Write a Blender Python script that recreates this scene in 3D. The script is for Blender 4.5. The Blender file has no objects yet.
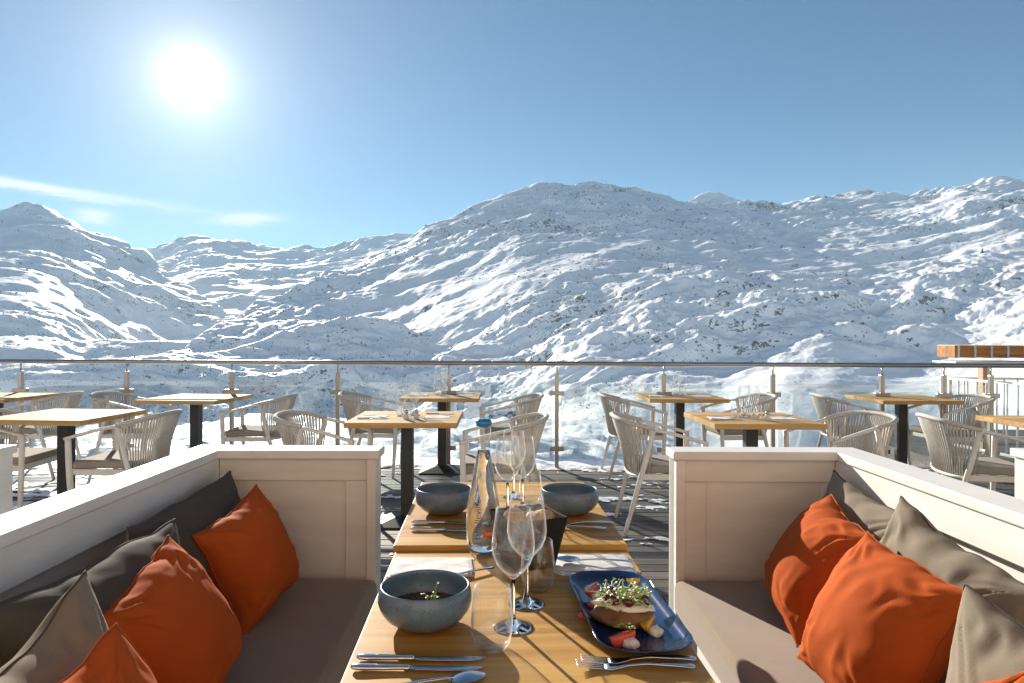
import bpy, bmesh, math, random
import numpy as np
from mathutils import Vector, Matrix, Euler
random.seed(7); RNG = np.random.default_rng(11)
S = bpy.context.scene; COL = S.collection
PI = math.pi; R = math.radians
SUN_AZ, SUN_EL = -24.6, 19.1            # degrees, azimuth from +Y towards +X

# ------------------------------------------------------------------ materials
def newmat(name):
    m = bpy.data.materials.new(name); m.use_nodes = True
    nt = m.node_tree; nt.nodes.clear()
    out = nt.nodes.new('ShaderNodeOutputMaterial')
    return m, nt, out
def N(nt, t, **kw):
    n = nt.nodes.new(t)
    for k, v in kw.items():
        if k in n.inputs.keys(): n.inputs[k].default_value = v
        else: setattr(n, k, v)
    return n
def L(nt, a, b): nt.links.new(a, b)
def principled(nt, out, **kw):
    b = nt.nodes.new('ShaderNodeBsdfPrincipled')
    for k, v in kw.items(): b.inputs[k.replace('_', ' ')].default_value = v
    L(nt, b.outputs[0], out.inputs[0]); return b
def ramp(nt, fac, stops):
    r = nt.nodes.new('ShaderNodeValToRGB'); e = r.color_ramp.elements
    while len(e) < len(stops): e.new(0.5)
    for i, (p, c) in enumerate(stops):
        e[i].position = p; e[i].color = (*c, 1) if len(c) == 3 else c
    L(nt, fac, r.inputs[0]); return r.outputs[0]
def objcoord(nt, scale=(1, 1, 1), out='Object'):
    tc = nt.nodes.new('ShaderNodeTexCoord'); mp = nt.nodes.new('ShaderNodeMapping')
    mp.inputs['Scale'].default_value = scale; L(nt, tc.outputs[out], mp.inputs[0]); return mp.outputs[0]
def noise(nt, vec, scale, detail=4, rough=.55, dist=0):
    n = N(nt, 'ShaderNodeTexNoise', Scale=scale, Detail=detail, Roughness=rough, Distortion=dist)
    L(nt, vec, n.inputs['Vector']); return n.outputs['Fac']
def bump(nt, h, bsdf, strength=.2, dist=.01, prev=None):
    b = N(nt, 'ShaderNodeBump', Strength=strength, Distance=dist); L(nt, h, b.inputs['Height'])
    if prev: L(nt, prev, b.inputs['Normal'])
    L(nt, b.outputs[0], bsdf.inputs['Normal']); return b.outputs[0]

def m_noisy(name, c0, c1, scale=8, rough=.6, bumps=.1, bscale=60, stretch=(1, 1, 1), metal=0, coat=0, bdist=.002, sheen=0, spec=.5):
    m, nt, out = newmat(name)
    b = principled(nt, out, Roughness=rough, Metallic=metal)
    b.inputs['Coat Weight'].default_value = coat; b.inputs['Coat Roughness'].default_value = .15
    b.inputs['Sheen Weight'].default_value = sheen
    b.inputs['Specular IOR Level'].default_value = spec
    v = objcoord(nt, stretch)
    L(nt, ramp(nt, noise(nt, v, scale), [(.3, c0), (.7, c1)]), b.inputs['Base Color'])
    if bumps: bump(nt, noise(nt, v, bscale, 3), b, bumps, bdist)
    return m
def m_wood(name, dark, mid, light, rough=.4, coat=.25, axis=0):
    m, nt, out = newmat(name)
    b = principled(nt, out, Roughness=rough)
    b.inputs['Specular IOR Level'].default_value = .2
    b.inputs['Coat Weight'].default_value = coat; b.inputs['Coat Roughness'].default_value = .2
    sc = [22, 22, 22]; sc[axis] = 1.3
    v = objcoord(nt, tuple(sc))
    oi = nt.nodes.new('ShaderNodeObjectInfo')
    add = N(nt, 'ShaderNodeVectorMath', operation='ADD'); L(nt, v, add.inputs[0])
    cb = nt.nodes.new('ShaderNodeCombineXYZ'); ml = N(nt, 'ShaderNodeMath', operation='MULTIPLY'); ml.inputs[1].default_value = 40
    L(nt, oi.outputs['Random'], ml.inputs[0])
    for i in range(3): L(nt, ml.outputs[0], cb.inputs[i])
    L(nt, cb.outputs[0], add.inputs[1])
    g = noise(nt, add.outputs[0], 1.0, 6, .6, .8)
    # staves of a glued top, each with a slightly different tone
    st = [1, 1, 1]; st[axis] = .9
    v2 = objcoord(nt, tuple(st)); sp = nt.nodes.new('ShaderNodeSeparateXYZ'); L(nt, v2, sp.inputs[0])
    other = 1 if axis == 0 else 0
    q = N(nt, 'ShaderNodeMath', operation='MULTIPLY'); q.inputs[1].default_value = 11; L(nt, sp.outputs[other], q.inputs[0])
    fl = N(nt, 'ShaderNodeMath', operation='FLOOR'); L(nt, q.outputs[0], fl.inputs[0])
    wn = N(nt, 'ShaderNodeTexWhiteNoise', noise_dimensions='1D'); L(nt, fl.outputs[0], wn.inputs['W'])
    c = ramp(nt, g, [(.32, dark), (.5, mid), (.70, light)])
    hs = N(nt, 'ShaderNodeHueSaturation'); L(nt, c, hs.inputs['Color'])
    mr = N(nt, 'ShaderNodeMapRange'); mr.inputs['To Min'].default_value = .8; mr.inputs['To Max'].default_value = 1.18
    L(nt, wn.outputs['Value'], mr.inputs['Value']); L(nt, mr.outputs[0], hs.inputs['Value'])
    L(nt, hs.outputs[0], b.inputs['Base Color'])
    bump(nt, g, b, .12, .002)
    return m
def m_fabric(name, c, var=.12, sheen=.08):
    m, nt, out = newmat(name)
    b = principled(nt, out, Roughness=.85)
    b.inputs['Sheen Weight'].default_value = sheen; b.inputs['Sheen Roughness'].default_value = .5
    b.inputs['Specular IOR Level'].default_value = .08
    v = objcoord(nt)
    n1 = noise(nt, v, 7, 4); n2 = noise(nt, v, 420, 2, .7)
    mx = N(nt, 'ShaderNodeMath', operation='MULTIPLY_ADD'); mx.inputs[1].default_value = .45; L(nt, n2, mx.inputs[0]); 
    q = N(nt, 'ShaderNodeMath', operation='MULTIPLY'); q.inputs[1].default_value = .6; L(nt, n1, q.inputs[0]); L(nt, q.outputs[0], mx.inputs[2])
    L(nt, ramp(nt, mx.outputs[0], [(.35, tuple(x * (1 - var) for x in c)), (.7, tuple(x * (1 + var) for x in c))]), b.inputs['Base Color'])
    p = bump(nt, n2, b, .25, .0012)
    bump(nt, noise(nt, v, 26, 4, .6), b, .14, .004, p)
    return m
def m_thin_glass(name, tint=(.97, .985, .98), edge=.75, base=.05, rough=.015, power=3.0, scatter=0):
    m, nt, out = newmat(name)
    t = N(nt, 'ShaderNodeBsdfTransparent'); t.inputs[0].default_value = (*tint, 1)
    g = N(nt, 'ShaderNodeBsdfGlossy'); g.inputs['Roughness'].default_value = rough
    lw = N(nt, 'ShaderNodeLayerWeight'); lw.inputs['Blend'].default_value = .5
    pw = N(nt, 'ShaderNodeMath', operation='POWER'); pw.inputs[1].default_value = power; L(nt, lw.outputs['Facing'], pw.inputs[0])
    ma = N(nt, 'ShaderNodeMath', operation='MULTIPLY_ADD', use_clamp=True); ma.inputs[1].default_value = edge; ma.inputs[2].default_value = base
    L(nt, pw.outputs[0], ma.inputs[0])
    mx = nt.nodes.new('ShaderNodeMixShader'); L(nt, ma.outputs[0], mx.inputs[0]); L(nt, t.outputs[0], mx.inputs[1]); L(nt, g.outputs[0], mx.inputs[2])
    if scatter:                                      # white translucence mixed in edge-on, painting the bright backlit rims
        tr = N(nt, 'ShaderNodeBsdfTranslucent'); tr.inputs[0].default_value = (.9, .93, .95, 1)
        p2 = N(nt, 'ShaderNodeMath', operation='POWER'); p2.inputs[1].default_value = 5.0; L(nt, lw.outputs['Facing'], p2.inputs[0])
        q2 = N(nt, 'ShaderNodeMath', operation='MULTIPLY_ADD', use_clamp=True); q2.inputs[1].default_value = scatter; q2.inputs[2].default_value = .003; L(nt, p2.outputs[0], q2.inputs[0])
        m2 = nt.nodes.new('ShaderNodeMixShader'); L(nt, q2.outputs[0], m2.inputs[0]); L(nt, mx.outputs[0], m2.inputs[1]); L(nt, tr.outputs[0], m2.inputs[2]); mx = m2
    L(nt, mx.outputs[0], out.inputs[0]); return m
def m_plain(name, c, rough=.5, metal=0, coat=0):
    return m_noisy(name, tuple(x * .92 for x in c), tuple(min(1, x * 1.07) for x in c), 14, rough, .04, 90, metal=metal, coat=coat)

M = {}
M['wood'] = m_wood('honey wood', (.42, .205, .04), (.57, .31, .068), (.68, .41, .115), .5, .0)
M['matte_wood'] = m_wood('weathered matte table wood', (.40, .235, .085), (.52, .325, .135), (.62, .42, .20), .72, 0)
M['matte_wood'].node_tree.nodes['Principled BSDF'].inputs['Specular IOR Level'].default_value = .16
M['white'] = m_noisy('white painted timber', (.74, .725, .675), (.83, .815, .775), 5, .5, .1, 35, (1, 1, 4))
M['chair'] = m_noisy('off white painted metal', (.72, .70, .65), (.80, .78, .73), 12, .5, .06, 80)
M['rope'] = m_noisy('grey beige rope', (.46, .44, .40), (.64, .61, .56), 90, .85, .5, 300)
M['black'] = m_noisy('black powder coated steel', (.012, .013, .014), (.028, .029, .03), 12, .5, .15, 220)
M['taupe'] = m_fabric('taupe cushion fabric', (.255, .188, .134), .10, .34)
M['taupe_dark'] = m_fabric('dark taupe cushion fabric', (.095, .082, .066), .12, .03)  # darker copy of the back cushion fabric, booth shade put into the colour
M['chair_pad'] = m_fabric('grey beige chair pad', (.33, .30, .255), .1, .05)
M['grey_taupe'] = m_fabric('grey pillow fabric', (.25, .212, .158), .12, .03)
M['orange'] = m_fabric('burnt orange fabric', (.45, .090, .018), .13, .0)
M['seam'] = m_fabric('dark seam cord', (.10, .085, .07), .1)
M['orange_seam'] = m_fabric('orange seam cord', (.38, .08, .02), .1)
M['steel'] = m_noisy('brushed stainless steel', (.30, .275, .245), (.38, .355, .32), 6, .30, .05, 120, (1, 1, 30), metal=.9)
M['cutlery'] = m_noisy('polished cutlery steel', (.72, .72, .73), (.80, .80, .80), 8, .12, 0, metal=1)
M['blade'] = m_noisy('satin blade steel', (.45, .46, .48), (.55, .56, .58), 8, .22, 0, metal=1)
M['pane'] = m_thin_glass('railing glass', (.90, .945, .955), .6, .085, .012, 4)
M['glass'] = m_thin_glass('clear drinking glass', (.993, .996, .995), .8, .05, .04, 4.0, .45)
M['bottle'] = m_thin_glass('bottle glass', (.993, .996, .996), .85, .06, .04, 4.0, .45)
M['glass_edge'] = m_noisy('polished glass edge', (.55, .64, .64), (.66, .74, .74), 4, .3, 0)  # pale colour standing for the panes' top highlight; also the shaker glass
M['linen'] = m_noisy('white linen napkin', (.70, .70, .69), (.80, .80, .79), 20, .9, .5, 240)
M['basket'] = m_noisy('black felt basket', (.006, .006, .0065), (.014, .014, .015), 60, .9, .5, 200)
M['crust'] = m_noisy('bread crust', (.45, .20, .05), (.78, .47, .18), 18, .6, .4, 60, bdist=.004)
M['toast'] = m_noisy('toasted bun', (.10, .047, .018), (.27, .14, .052), 26, .5, .5, 90, bdist=.004)
M['cream'] = m_noisy('whipped cream', (.80, .74, .62), (.90, .86, .76), 30, .55, .5, 120, bdist=.004)
M['berry'] = m_noisy('dark glazed berry', (.035, .008, .015), (.13, .02, .03), 60, .18, .1, 80, coat=.5)
M['sprout_stem'] = m_noisy('pale sprout stems', (.55, .62, .26), (.78, .80, .50), 40, .45, 0)
M['leaf'] = m_noisy('small green leaves', (.16, .30, .02), (.38, .50, .06), 50, .45, .1)
M['red_citrus'] = m_noisy('red citrus flesh', (.52, .045, .03), (.75, .13, .075), 60, .25, .4, 160, coat=.4)
M['yellow_citrus'] = m_noisy('yellow citrus flesh', (.72, .34, .015), (.88, .50, .05), 60, .25, .4, 160, coat=.4)
M['red_gel'] = m_noisy('red berry gel', (.40, .015, .03), (.60, .04, .06), 30, .2, 0, coat=.5)
M['soup'] = m_noisy('dark broth', (.035, .022, .015), (.10, .06, .035), 12, .15, .05, 30)
M['blue_cap'] = m_noisy('blue stopper', (.0, .16, .42), (.01, .25, .55), 20, .2, 0, coat=.5)
M['ink_blue'] = m_plain('blue print', (.05, .09, .28), .4)
M['ink_orange'] = m_plain('orange print', (.85, .11, .02), .4)
M['ink_white'] = m_plain('white print', (.85, .84, .8), .4)
M['rock'] = m_noisy('dark rock', (.028, .026, .024), (.10, .085, .07), .5, .9, .6, 3, bdist=.4)
M['shrub'] = m_noisy('dark shrubs', (.02, .022, .016), (.055, .055, .04), .6, .9, .5, 3, bdist=.3)
M['needles'] = m_noisy('conifer needles', (.018, .028, .016), (.04, .055, .03), 2, .9, .4, 6, bdist=.1)
M['bark'] = m_noisy('bark', (.05, .035, .025), (.10, .075, .055), 6, .9, .5, 20)
M['plank_wood'] = m_wood('orange brown timber', (.26, .105, .03), (.40, .18, .055), (.50, .25, .09), .55, .05)
M['pale_wood'] = m_noisy('pale weathered board', (.55, .53, .49), (.70, .68, .64), 6, .7, .2, 40, (1, 8, 8))
M['tan_post'] = m_noisy('tan timber post', (.40, .27, .17), (.52, .36, .24), 8, .6, .2, 40, (8, 8, 1))

# stoneware: blue grey glaze with speckles
def m_stone(name, c0, c1, spec_c, rough=.35, foot=None):
    m, nt, out = newmat(name); b = principled(nt, out, Roughness=rough)
    v = objcoord(nt)
    c = ramp(nt, noise(nt, v, 22, 5, .65), [(.3, c0), (.7, c1)])
    sp = noise(nt, v, 260, 2, .5)
    mask = ramp(nt, sp, [(.62, (0, 0, 0)), (.70, (1, 1, 1))])
    mx = N(nt, 'ShaderNodeMix', data_type='RGBA'); L(nt, mask, mx.inputs[0]); L(nt, c, mx.inputs[6]); mx.inputs[7].default_value = (*spec_c, 1)
    col = mx.outputs[2]
    if foot:                                         # fades to tan towards the foot
        tc = nt.nodes.new('ShaderNodeTexCoord'); s = nt.nodes.new('ShaderNodeSeparateXYZ'); L(nt, tc.outputs['Object'], s.inputs[0])
        nn = noise(nt, v, 30, 3)
        ad = N(nt, 'ShaderNodeMath', operation='MULTIPLY_ADD'); ad.inputs[1].default_value = .008; L(nt, nn, ad.inputs[0]); L(nt, s.outputs[2], ad.inputs[2])
        mr = N(nt, 'ShaderNodeMapRange'); mr.inputs['From Min'].default_value = .014; mr.inputs['From Max'].default_value = .026
        L(nt, ad.outputs[0], mr.inputs['Value'])
        m2 = N(nt, 'ShaderNodeMix', data_type='RGBA'); L(nt, mr.outputs[0], m2.inputs[0]); m2.inputs[6].default_value = (*foot, 1); L(nt, col, m2.inputs[7]); col = m2.outputs[2]
    L(nt, col, b.inputs['Base Color'])
    bump(nt, noise(nt, v, 70, 3), b, .1, .002); return m
M['bowl'] = m_stone('blue grey stoneware', (.090, .150, .21), (.155, .23, .30), (.05, .07, .085), .3, (.25, .16, .09))
M['plate'] = m_stone('deep blue glaze', (.006, .018, .065), (.017, .050, .145), (.004, .01, .03), .16)

def m_deck():
    m, nt, out = newmat('weathered decking'); b = principled(nt, out, Roughness=.55)
    v = objcoord(nt, (1.2, 18, 18)); g = noise(nt, v, 1.6, 6, .65)
    v2 = objcoord(nt); w = noise(nt, v2, .9, 4)
    gi = nt.nodes.new('ShaderNodeNewGeometry')
    hs = N(nt, 'ShaderNodeHueSaturation'); L(nt, ramp(nt, g, [(.3, (.055, .047, .04)), (.5, (.12, .105, .09)), (.75, (.22, .20, .175))]), hs.inputs['Color'])
    mr = N(nt, 'ShaderNodeMapRange'); mr.inputs['To Min'].default_value = .65; mr.inputs['To Max'].default_value = 1.3; L(nt, gi.outputs['Random Per Island'], mr.inputs['Value'])
    L(nt, mr.outputs[0], hs.inputs['Value']); L(nt, hs.outputs[0], b.inputs['Base Color'])
    L(nt, ramp(nt, w, [(.4, (.3, .3, .3)), (.6, (.7, .7, .7))]), b.inputs['Roughness'])
    bump(nt, g, b, .4, .004); return m
M['deck'] = m_deck()
def m_deck_snow():
    m, nt, out = newmat('trodden snow'); b = principled(nt, out, Roughness=.55)
    b.inputs['Base Color'].default_value = (.86, .88, .90, 1)
    v = objcoord(nt); p = bump(nt, noise(nt, v, 30, 5, .7), b, .6, .02); return m
M['snow'] = m_deck_snow()
def m_terrain():
    m, nt, out = newmat('snow covered slope'); b = principled(nt, out, Roughness=.6)
    b.inputs['Specular IOR Level'].default_value = .25
    g = nt.nodes.new('ShaderNodeNewGeometry')
    def sc(s):
        mp = nt.nodes.new('ShaderNodeMapping'); mp.inputs['Scale'].default_value = (s, s, s * 1.0); L(nt, g.outputs['Position'], mp.inputs[0]); return mp.outputs[0]
    big = noise(nt, sc(.0042), 1, 3, .55, .4); mid = noise(nt, sc(.045), 1, 5, .65, .4); fine = noise(nt, sc(.15), 1, 5, .72)
    s = nt.nodes.new('ShaderNodeSeparateXYZ'); L(nt, g.outputs['Normal'], s.inputs[0])
    steep = N(nt, 'ShaderNodeMapRange'); steep.inputs['From Min'].default_value = .90; steep.inputs['From Max'].default_value = .72; L(nt, s.outputs[2], steep.inputs['Value'])
    def mul(a, k, add=None):
        q = N(nt, 'ShaderNodeMath', operation='MULTIPLY_ADD'); q.inputs[1].default_value = k; L(nt, a, q.inputs[0])
        if add is None: q.inputs[2].default_value = 0
        else: L(nt, add, q.inputs[2])
        return q.outputs[0]
    h = mul(big, .45, mul(mid, .45, mul(fine, .75, mul(steep.outputs[0], .13))))
    mask = ramp(nt, h, [(.996, (0, 0, 0)), (1.03, (.9, .9, .9))])
    mx = N(nt, 'ShaderNodeMix', data_type='RGBA'); L(nt, mask, mx.inputs[0]); mx.inputs[6].default_value = (.91, .925, .945, 1); mx.inputs[7].default_value = (.075, .068, .06, 1)
    L(nt, mx.outputs[2], b.inputs['Base Color'])
    p = bump(nt, mid, b, .4, 3.0); bump(nt, fine, b, .4, 1.2, p)
    return m
M['terrain'] = m_terrain()

# ------------------------------------------------------------------ mesh building
class MB:
    def __init__(s): s.v = []; s.f = []; s.sm = []
    def add(s, vs, fs, smooth=False):
        o = len(s.v); s.v += [tuple(p) for p in vs]; s.f += [tuple(i + o for i in f) for f in fs]; s.sm += [smooth] * len(fs); return s
    def box(s, x0, x1, y0, y1, z0, z1):
        return s.add([(x0, y0, z0), (x1, y0, z0), (x1, y1, z0), (x0, y1, z0), (x0, y0, z1), (x1, y0, z1), (x1, y1, z1), (x0, y1, z1)],
                     [(0, 3, 2, 1), (4, 5, 6, 7), (0, 1, 5, 4), (1, 2, 6, 5), (2, 3, 7, 6), (3, 0, 4, 7)])
    def prism(s, pts, z0, z1):
        n = len(pts); vs = [(x, y, z0) for x, y in pts] + [(x, y, z1) for x, y in pts]
        fs = [tuple(reversed(range(n))), tuple(range(n, 2 * n))] + [(i, (i + 1) % n, n + (i + 1) % n, n + i) for i in range(n)]
        return s.add(vs, fs)
    def tube(s, pts, r, seg=8, flat=1.0, up=(0, 0, 1), smooth=True, r2=None):
        """sweep an ellipse (r wide, r*flat along the frame's second axis) along a polyline; r may be a list"""
        pts = [Vector(p) for p in pts]; n = len(pts); vs = []; up = Vector(up)
        for i, p in enumerate(pts):
            t = (pts[min(i + 1, n - 1)] - pts[max(i - 1, 0)]).normalized()
            a = t.cross(up)
            if a.length < 1e-4: a = t.cross(Vector((1, 0, 0)))
            a.normalize(); b = a.cross(t)
            rr = r[i] if isinstance(r, (list, tuple)) else r
            fl = flat[i] if isinstance(flat, (list, tuple)) else flat
            for k in range(seg):
                an = 2 * PI * k / seg + PI / seg
                vs.append(p + a * math.cos(an) * rr + b * math.sin(an) * rr * fl)
        fs = [(i * seg + k, i * seg + (k + 1) % seg, (i + 1) * seg + (k + 1) % seg, (i + 1) * seg + k) for i in range(n - 1) for k in range(seg)]
        o = len(vs)
        fs.append(tuple(reversed(range(seg)))); fs.append(tuple(range((n - 1) * seg, n * seg)))
        return s.add(vs, fs, smooth)
    def lathe(s, prof, seg=40, c=(0, 0, 0), smooth=True, closed=False):
        vs = []; fs = []; n = len(prof)
        for r, z in prof:
            for k in range(seg):
                a = 2 * PI * k / seg; vs.append((c[0] + r * math.cos(a), c[1] + r * math.sin(a), c[2] + z))
        m = n if closed else n - 1
        for i in range(m):
            j = (i + 1) % n
            for k in range(seg): fs.append((i * seg + k, i * seg + (k + 1) % seg, j * seg + (k + 1) % seg, j * seg + k))
        return s.add(vs, fs, smooth)
    def grid(s, P, smooth=True):
        a, b = P.shape[:2]
        vs = P.reshape(-1, 3).tolist(); fs = [(i * b + j, i * b + j + 1, (i + 1) * b + j + 1, (i + 1) * b + j) for i in range(a - 1) for j in range(b - 1)]
        return s.add(vs, fs, smooth)
    def build(s, name, mat, parent=None, bevel=0, seg=2, loc=None, rz=0, weld=False):
        me = bpy.data.meshes.new(name); me.from_pydata(s.v, [], s.f); me.update()
        me.polygons.foreach_set('use_smooth', s.sm)
        bm = bmesh.new(); bm.from_mesh(me)
        if weld: bmesh.ops.remove_doubles(bm, verts=bm.verts, dist=1e-5)
        bmesh.ops.recalc_face_normals(bm, faces=bm.faces)
        if bevel:
            ed = [e for e in bm.edges if len(e.link_faces) == 2 and e.calc_face_angle(0) > R(35)]
            bmesh.ops.bevel(bm, geom=ed, offset=bevel, segments=seg, affect='EDGES', profile=.5)
        bm.to_mesh(me); bm.free()
        o = bpy.data.objects.new(name, me); COL.objects.link(o)
        if mat is not None: me.materials.append(M[mat] if isinstance(mat, str) else mat)
        if parent is not None: o.parent = parent
        if loc is not None: o.location = loc
        o.rotation_euler[2] = rz
        return o
def tag(o, label=None, cat=None, group=None, kind=None):
    if label: o['label'] = label
    if cat: o['category'] = cat
    if group: o['group'] = group
    if kind: o['kind'] = kind
    return o
def thing(name, label, cat, loc=(0, 0, 0), rz=0, group=None):
    o = bpy.data.objects.new(name, None); COL.objects.link(o); o.empty_display_size = .05
    o.location = loc; o.rotation_euler = (0, 0, rz); return tag(o, label, cat, group)
def dup(o, loc=None, rz=None, label=None, group=None, parent=None):
    c = o.copy(); COL.objects.link(c)
    if parent is not None: c.parent = parent
    if loc is not None: c.location = loc
    if rz is not None: c.rotation_euler = (0, 0, rz)
    if label: c['label'] = label
    if group: c['group'] = group
    for ch in list(o.children): dup(ch, parent=c)
    return c

# ------------------------------------------------------------------ numpy noise
def _h(ix, iy, seed):
    h = (ix.astype(np.uint32) * np.uint32(374761393) + iy.astype(np.uint32) * np.uint32(668265263) + np.uint32(seed * 2246822519 & 0xffffffff))
    h = (h ^ (h >> np.uint32(13))) * np.uint32(1274126177); h ^= h >> np.uint32(16)
    return h.astype(np.float64) * (2 * PI / 4294967296.0)
def perlin(x, y, seed=0):
    x0 = np.floor(x); y0 = np.floor(y); fx = x - x0; fy = y - y0
    ix = x0.astype(np.int64); iy = y0.astype(np.int64)
    u = fx * fx * fx * (fx * (fx * 6 - 15) + 10); w = fy * fy * fy * (fy * (fy * 6 - 15) + 10)
    def g(dx, dy):
        a = _h(ix + dx, iy + dy, seed); return np.cos(a) * (fx - dx) + np.sin(a) * (fy - dy)
    return 1.5 * ((g(0, 0) * (1 - u) + g(1, 0) * u) * (1 - w) + (g(0, 1) * (1 - u) + g(1, 1) * u) * w)
def fbm(x, y, seed, octv=4, gain=.5):
    s = 0; a = 1; f = 1
    for o in range(octv): s = s + a * perlin(x * f, y * f, seed + o); a *= gain; f *= 2.03
    return s
def ridged(x, y, seed, octv=4, gain=.5):
    s = 0; a = 1; f = 1
    for o in range(octv): s = s + a * (1 - 2 * np.abs(perlin(x * f, y * f, seed + o))); a *= gain; f *= 2.07
    return s

# ------------------------------------------------------------------ terrain
CU, CV, F, EYE = 503.0, 340.0, 682.7, 1.3
_UG = np.arange(-2400, 3400, 2.0)
def ip(u, pts, sig=4.5):
    p = np.array(pts, float); t = np.interp(_UG, p[:, 0], p[:, 1])
    h = int(sig * 1.5) + 3; k = np.exp(-.5 * (np.arange(-h, h + 1) * 2.0 / sig) ** 2); k /= k.sum()
    t = np.convolve(np.pad(t, h, mode='edge'), k, 'valid'); return np.interp(u, _UG, t)
def elev(v, Y): return EYE + (CV - v) * Y / F
def terrain_height(x, y):
    t = x / np.maximum(y, 1); u = CU + F * t
    u0 = u
    # warp so that crests wander
    uw = np.clip((y - 500) / 900, 0, 1); u = u + uw * (9 * fbm(x / 420, y / 420, 40, 3) + 5 * fbm(x / 120, y / 120, 44, 2))
    wx = 90 * fbm(x / 700, y / 700, 50, 3); wy = 90 * fbm(x / 700, y / 700, 60, 3)
    far = np.clip((y - 500) / 500, 0, 1)
    def layer(vp, yp, front, back, fade=420.0, wide=55.0):
        Yc = ip(u, yp, 40); zs = elev(ip(u, vp), Yc); zw = elev(ip(u, vp, wide), Yc); d = y + wy * .8 * far - Yc
        e = np.exp(-np.abs(d) / fade); zc = zw + (zs - zw) * e      # the crest's small shapes die out down the slope
        fr = ip(u, front, 40) if isinstance(front, list) else front
        return np.where(d < 0, zc + fr * d, zc - back * d)
    main = layer([(-900, 520), (60, 392), (120, 372), (170, 352), (230, 325), (270, 305), (330, 277), (380, 250), (420, 233), (480, 206), (510, 195), (545, 186), (575, 189), (600, 194), (640, 196), (700, 207), (760, 210), (830, 212), (900, 216), (1000, 222), (1200, 240), (2000, 280)],
                 [(-900, 1200), (120, 1350), (170, 1450), (230, 1700), (330, 2200), (420, 2700), (550, 3150), (700, 3350), (2000, 3500)],
                 [(0, .35), (300, .35), (500, .35), (600, .315), (700, .285), (800, .26), (2000, .26)], .35)
    right = layer([(400, 330), (640, 225), (700, 203), (730, 201), (760, 203), (795, 203), (830, 198), (862, 192), (895, 199), (905, 200), (922, 192), (950, 186), (975, 183), (1000, 177), (1012, 176), (1026, 178), (1100, 168), (1250, 185), (1500, 210), (2200, 230)],
                  [(400, 4200), (760, 4200), (860, 4100), (905, 3900), (1000, 3500), (1100, 3400), (2200, 3400)],
                  [(400, .32), (760, .255), (900, .28), (1000, .31), (2200, .35)], .3)
    shoulder = layer([(300, 400), (400, 374), (450, 356), (520, 338), (560, 320), (600, 300), (640, 281), (700, 269), (760, 272), (800, 276), (850, 285), (900, 296), (1000, 308), (1200, 320), (2000, 340)],
                     [(300, 1050), (450, 1150), (640, 1350), (760, 1450), (1200, 1480)], .33, .05, 200, 30)
    rshould = layer([(700, 345), (780, 310), (830, 285), (870, 262), (920, 240), (960, 226), (1030, 232), (1100, 250), (1400, 300)],
                    [(700, 1900), (830, 2100), (920, 2350), (1030, 2300), (1400, 2300)], .30, .07)
    left = layer([(-1200, 215), (-400, 200), (-150, 226), (0, 218), (14, 213), (28, 207), (42, 213), (60, 220), (95, 234), (140, 253), (170, 273), (200, 297), (230, 320), (260, 342), (330, 385)],
                 [(-1200, 4200), (0, 4500), (140, 4200), (200, 3600), (260, 2900), (330, 2500)], [(-1200, .27), (0, .28), (200, .31), (330, .3)], .35)
    lshould = layer([(-900, 300), (-200, 318), (-60, 338), (0, 348), (60, 357), (130, 376), (200, 400)],
                    [(-900, 1600), (0, 1500), (200, 1250)], .30, .10)
    farl = layer([(-200, 330), (60, 285), (100, 262), (150, 250), (165, 245), (185, 238), (200, 235), (222, 240), (245, 243), (265, 250), (282, 253), (300, 251), (322, 253), (345, 250), (365, 237), (385, 238), (400, 234), (440, 236), (520, 270), (700, 330)],
                 [(-200, 6600), (700, 6600)], .27, .3)
    spur = layer([(250, 400), (330, 372), (380, 350), (420, 328), (465, 302), (510, 282), (550, 270), (590, 266), (640, 278), (700, 300), (800, 330), (1000, 360)],
                 [(250, 1250), (380, 1400), (465, 1700), (550, 2250), (640, 2500), (800, 2300)], .36, .14)
    lspur = layer([(-900, 390), (-200, 376), (0, 368), (60, 364), (120, 362), (180, 360), (240, 348), (300, 330), (350, 318), (400, 325), (450, 350), (520, 385)],
                 [(-900, 950), (0, 950), (180, 1020), (240, 1200), (350, 1400), (520, 1300)], .32, .14)
    K = 10.0; layers = [main, right, shoulder, rshould, left, lshould, farl, spur, lspur]
    mx = np.maximum.reduce(layers); mnt = mx + K * np.log(sum(np.exp((l - mx) / K) for l in layers))
    mnt = np.maximum(mnt, -160)
    ax, ay = x + wx, y + wy
    dist = np.clip((y - 560) / 500, 0, 1); big = np.clip((y - 900) / 2500, .12, 1)
    rx, ry = .94 * ax + .34 * ay, -.34 * ax + .94 * ay
    n = 27 * big * (ridged(ax / 1000, ay / 1000, 1, 2) - .2) \
        + 23 * (.3 + .7 * big) * fbm(rx / 430, ry / 190, 5, 3, .5) \
        + 8 * (ridged(ax / 230 + .5, ay / 300, 15, 2, .5) - .3) * (.4 + .6 * big) \
        + 7.5 * fbm(x / 120, y / 90, 9, 3, .55) + 2.2 * (ridged(ax / 58, ay / 66, 25, 3, .6) - .3) + 1.2 * fbm(x / 27, y / 27, 21, 4, .65)
    rough = .45 + .75 * np.clip(1.3 * fbm(x / 700, y / 700, 33, 2) + .5, 0, 1.2)
    mnt = mnt + n * dist * rough * (1 - .35 * np.clip((330 - u) / 300, 0, 1)) * (1 + .30 * np.clip((u - 560) / 180, 0, 1)) + np.clip((u - 540) / 120, 0, 1) * far * (11 * fbm(rx / 230 + 3, ry / 150, 91, 3, .5))
    # the slope directly below the terrace
    u = u0
    v300 = ip(u, [(-900, 440), (0, 436), (100, 432), (200, 424), (330, 420), (440, 424), (560, 418), (640, 428), (700, 450), (760, 470), (1024, 490), (2200, 490)])
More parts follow.
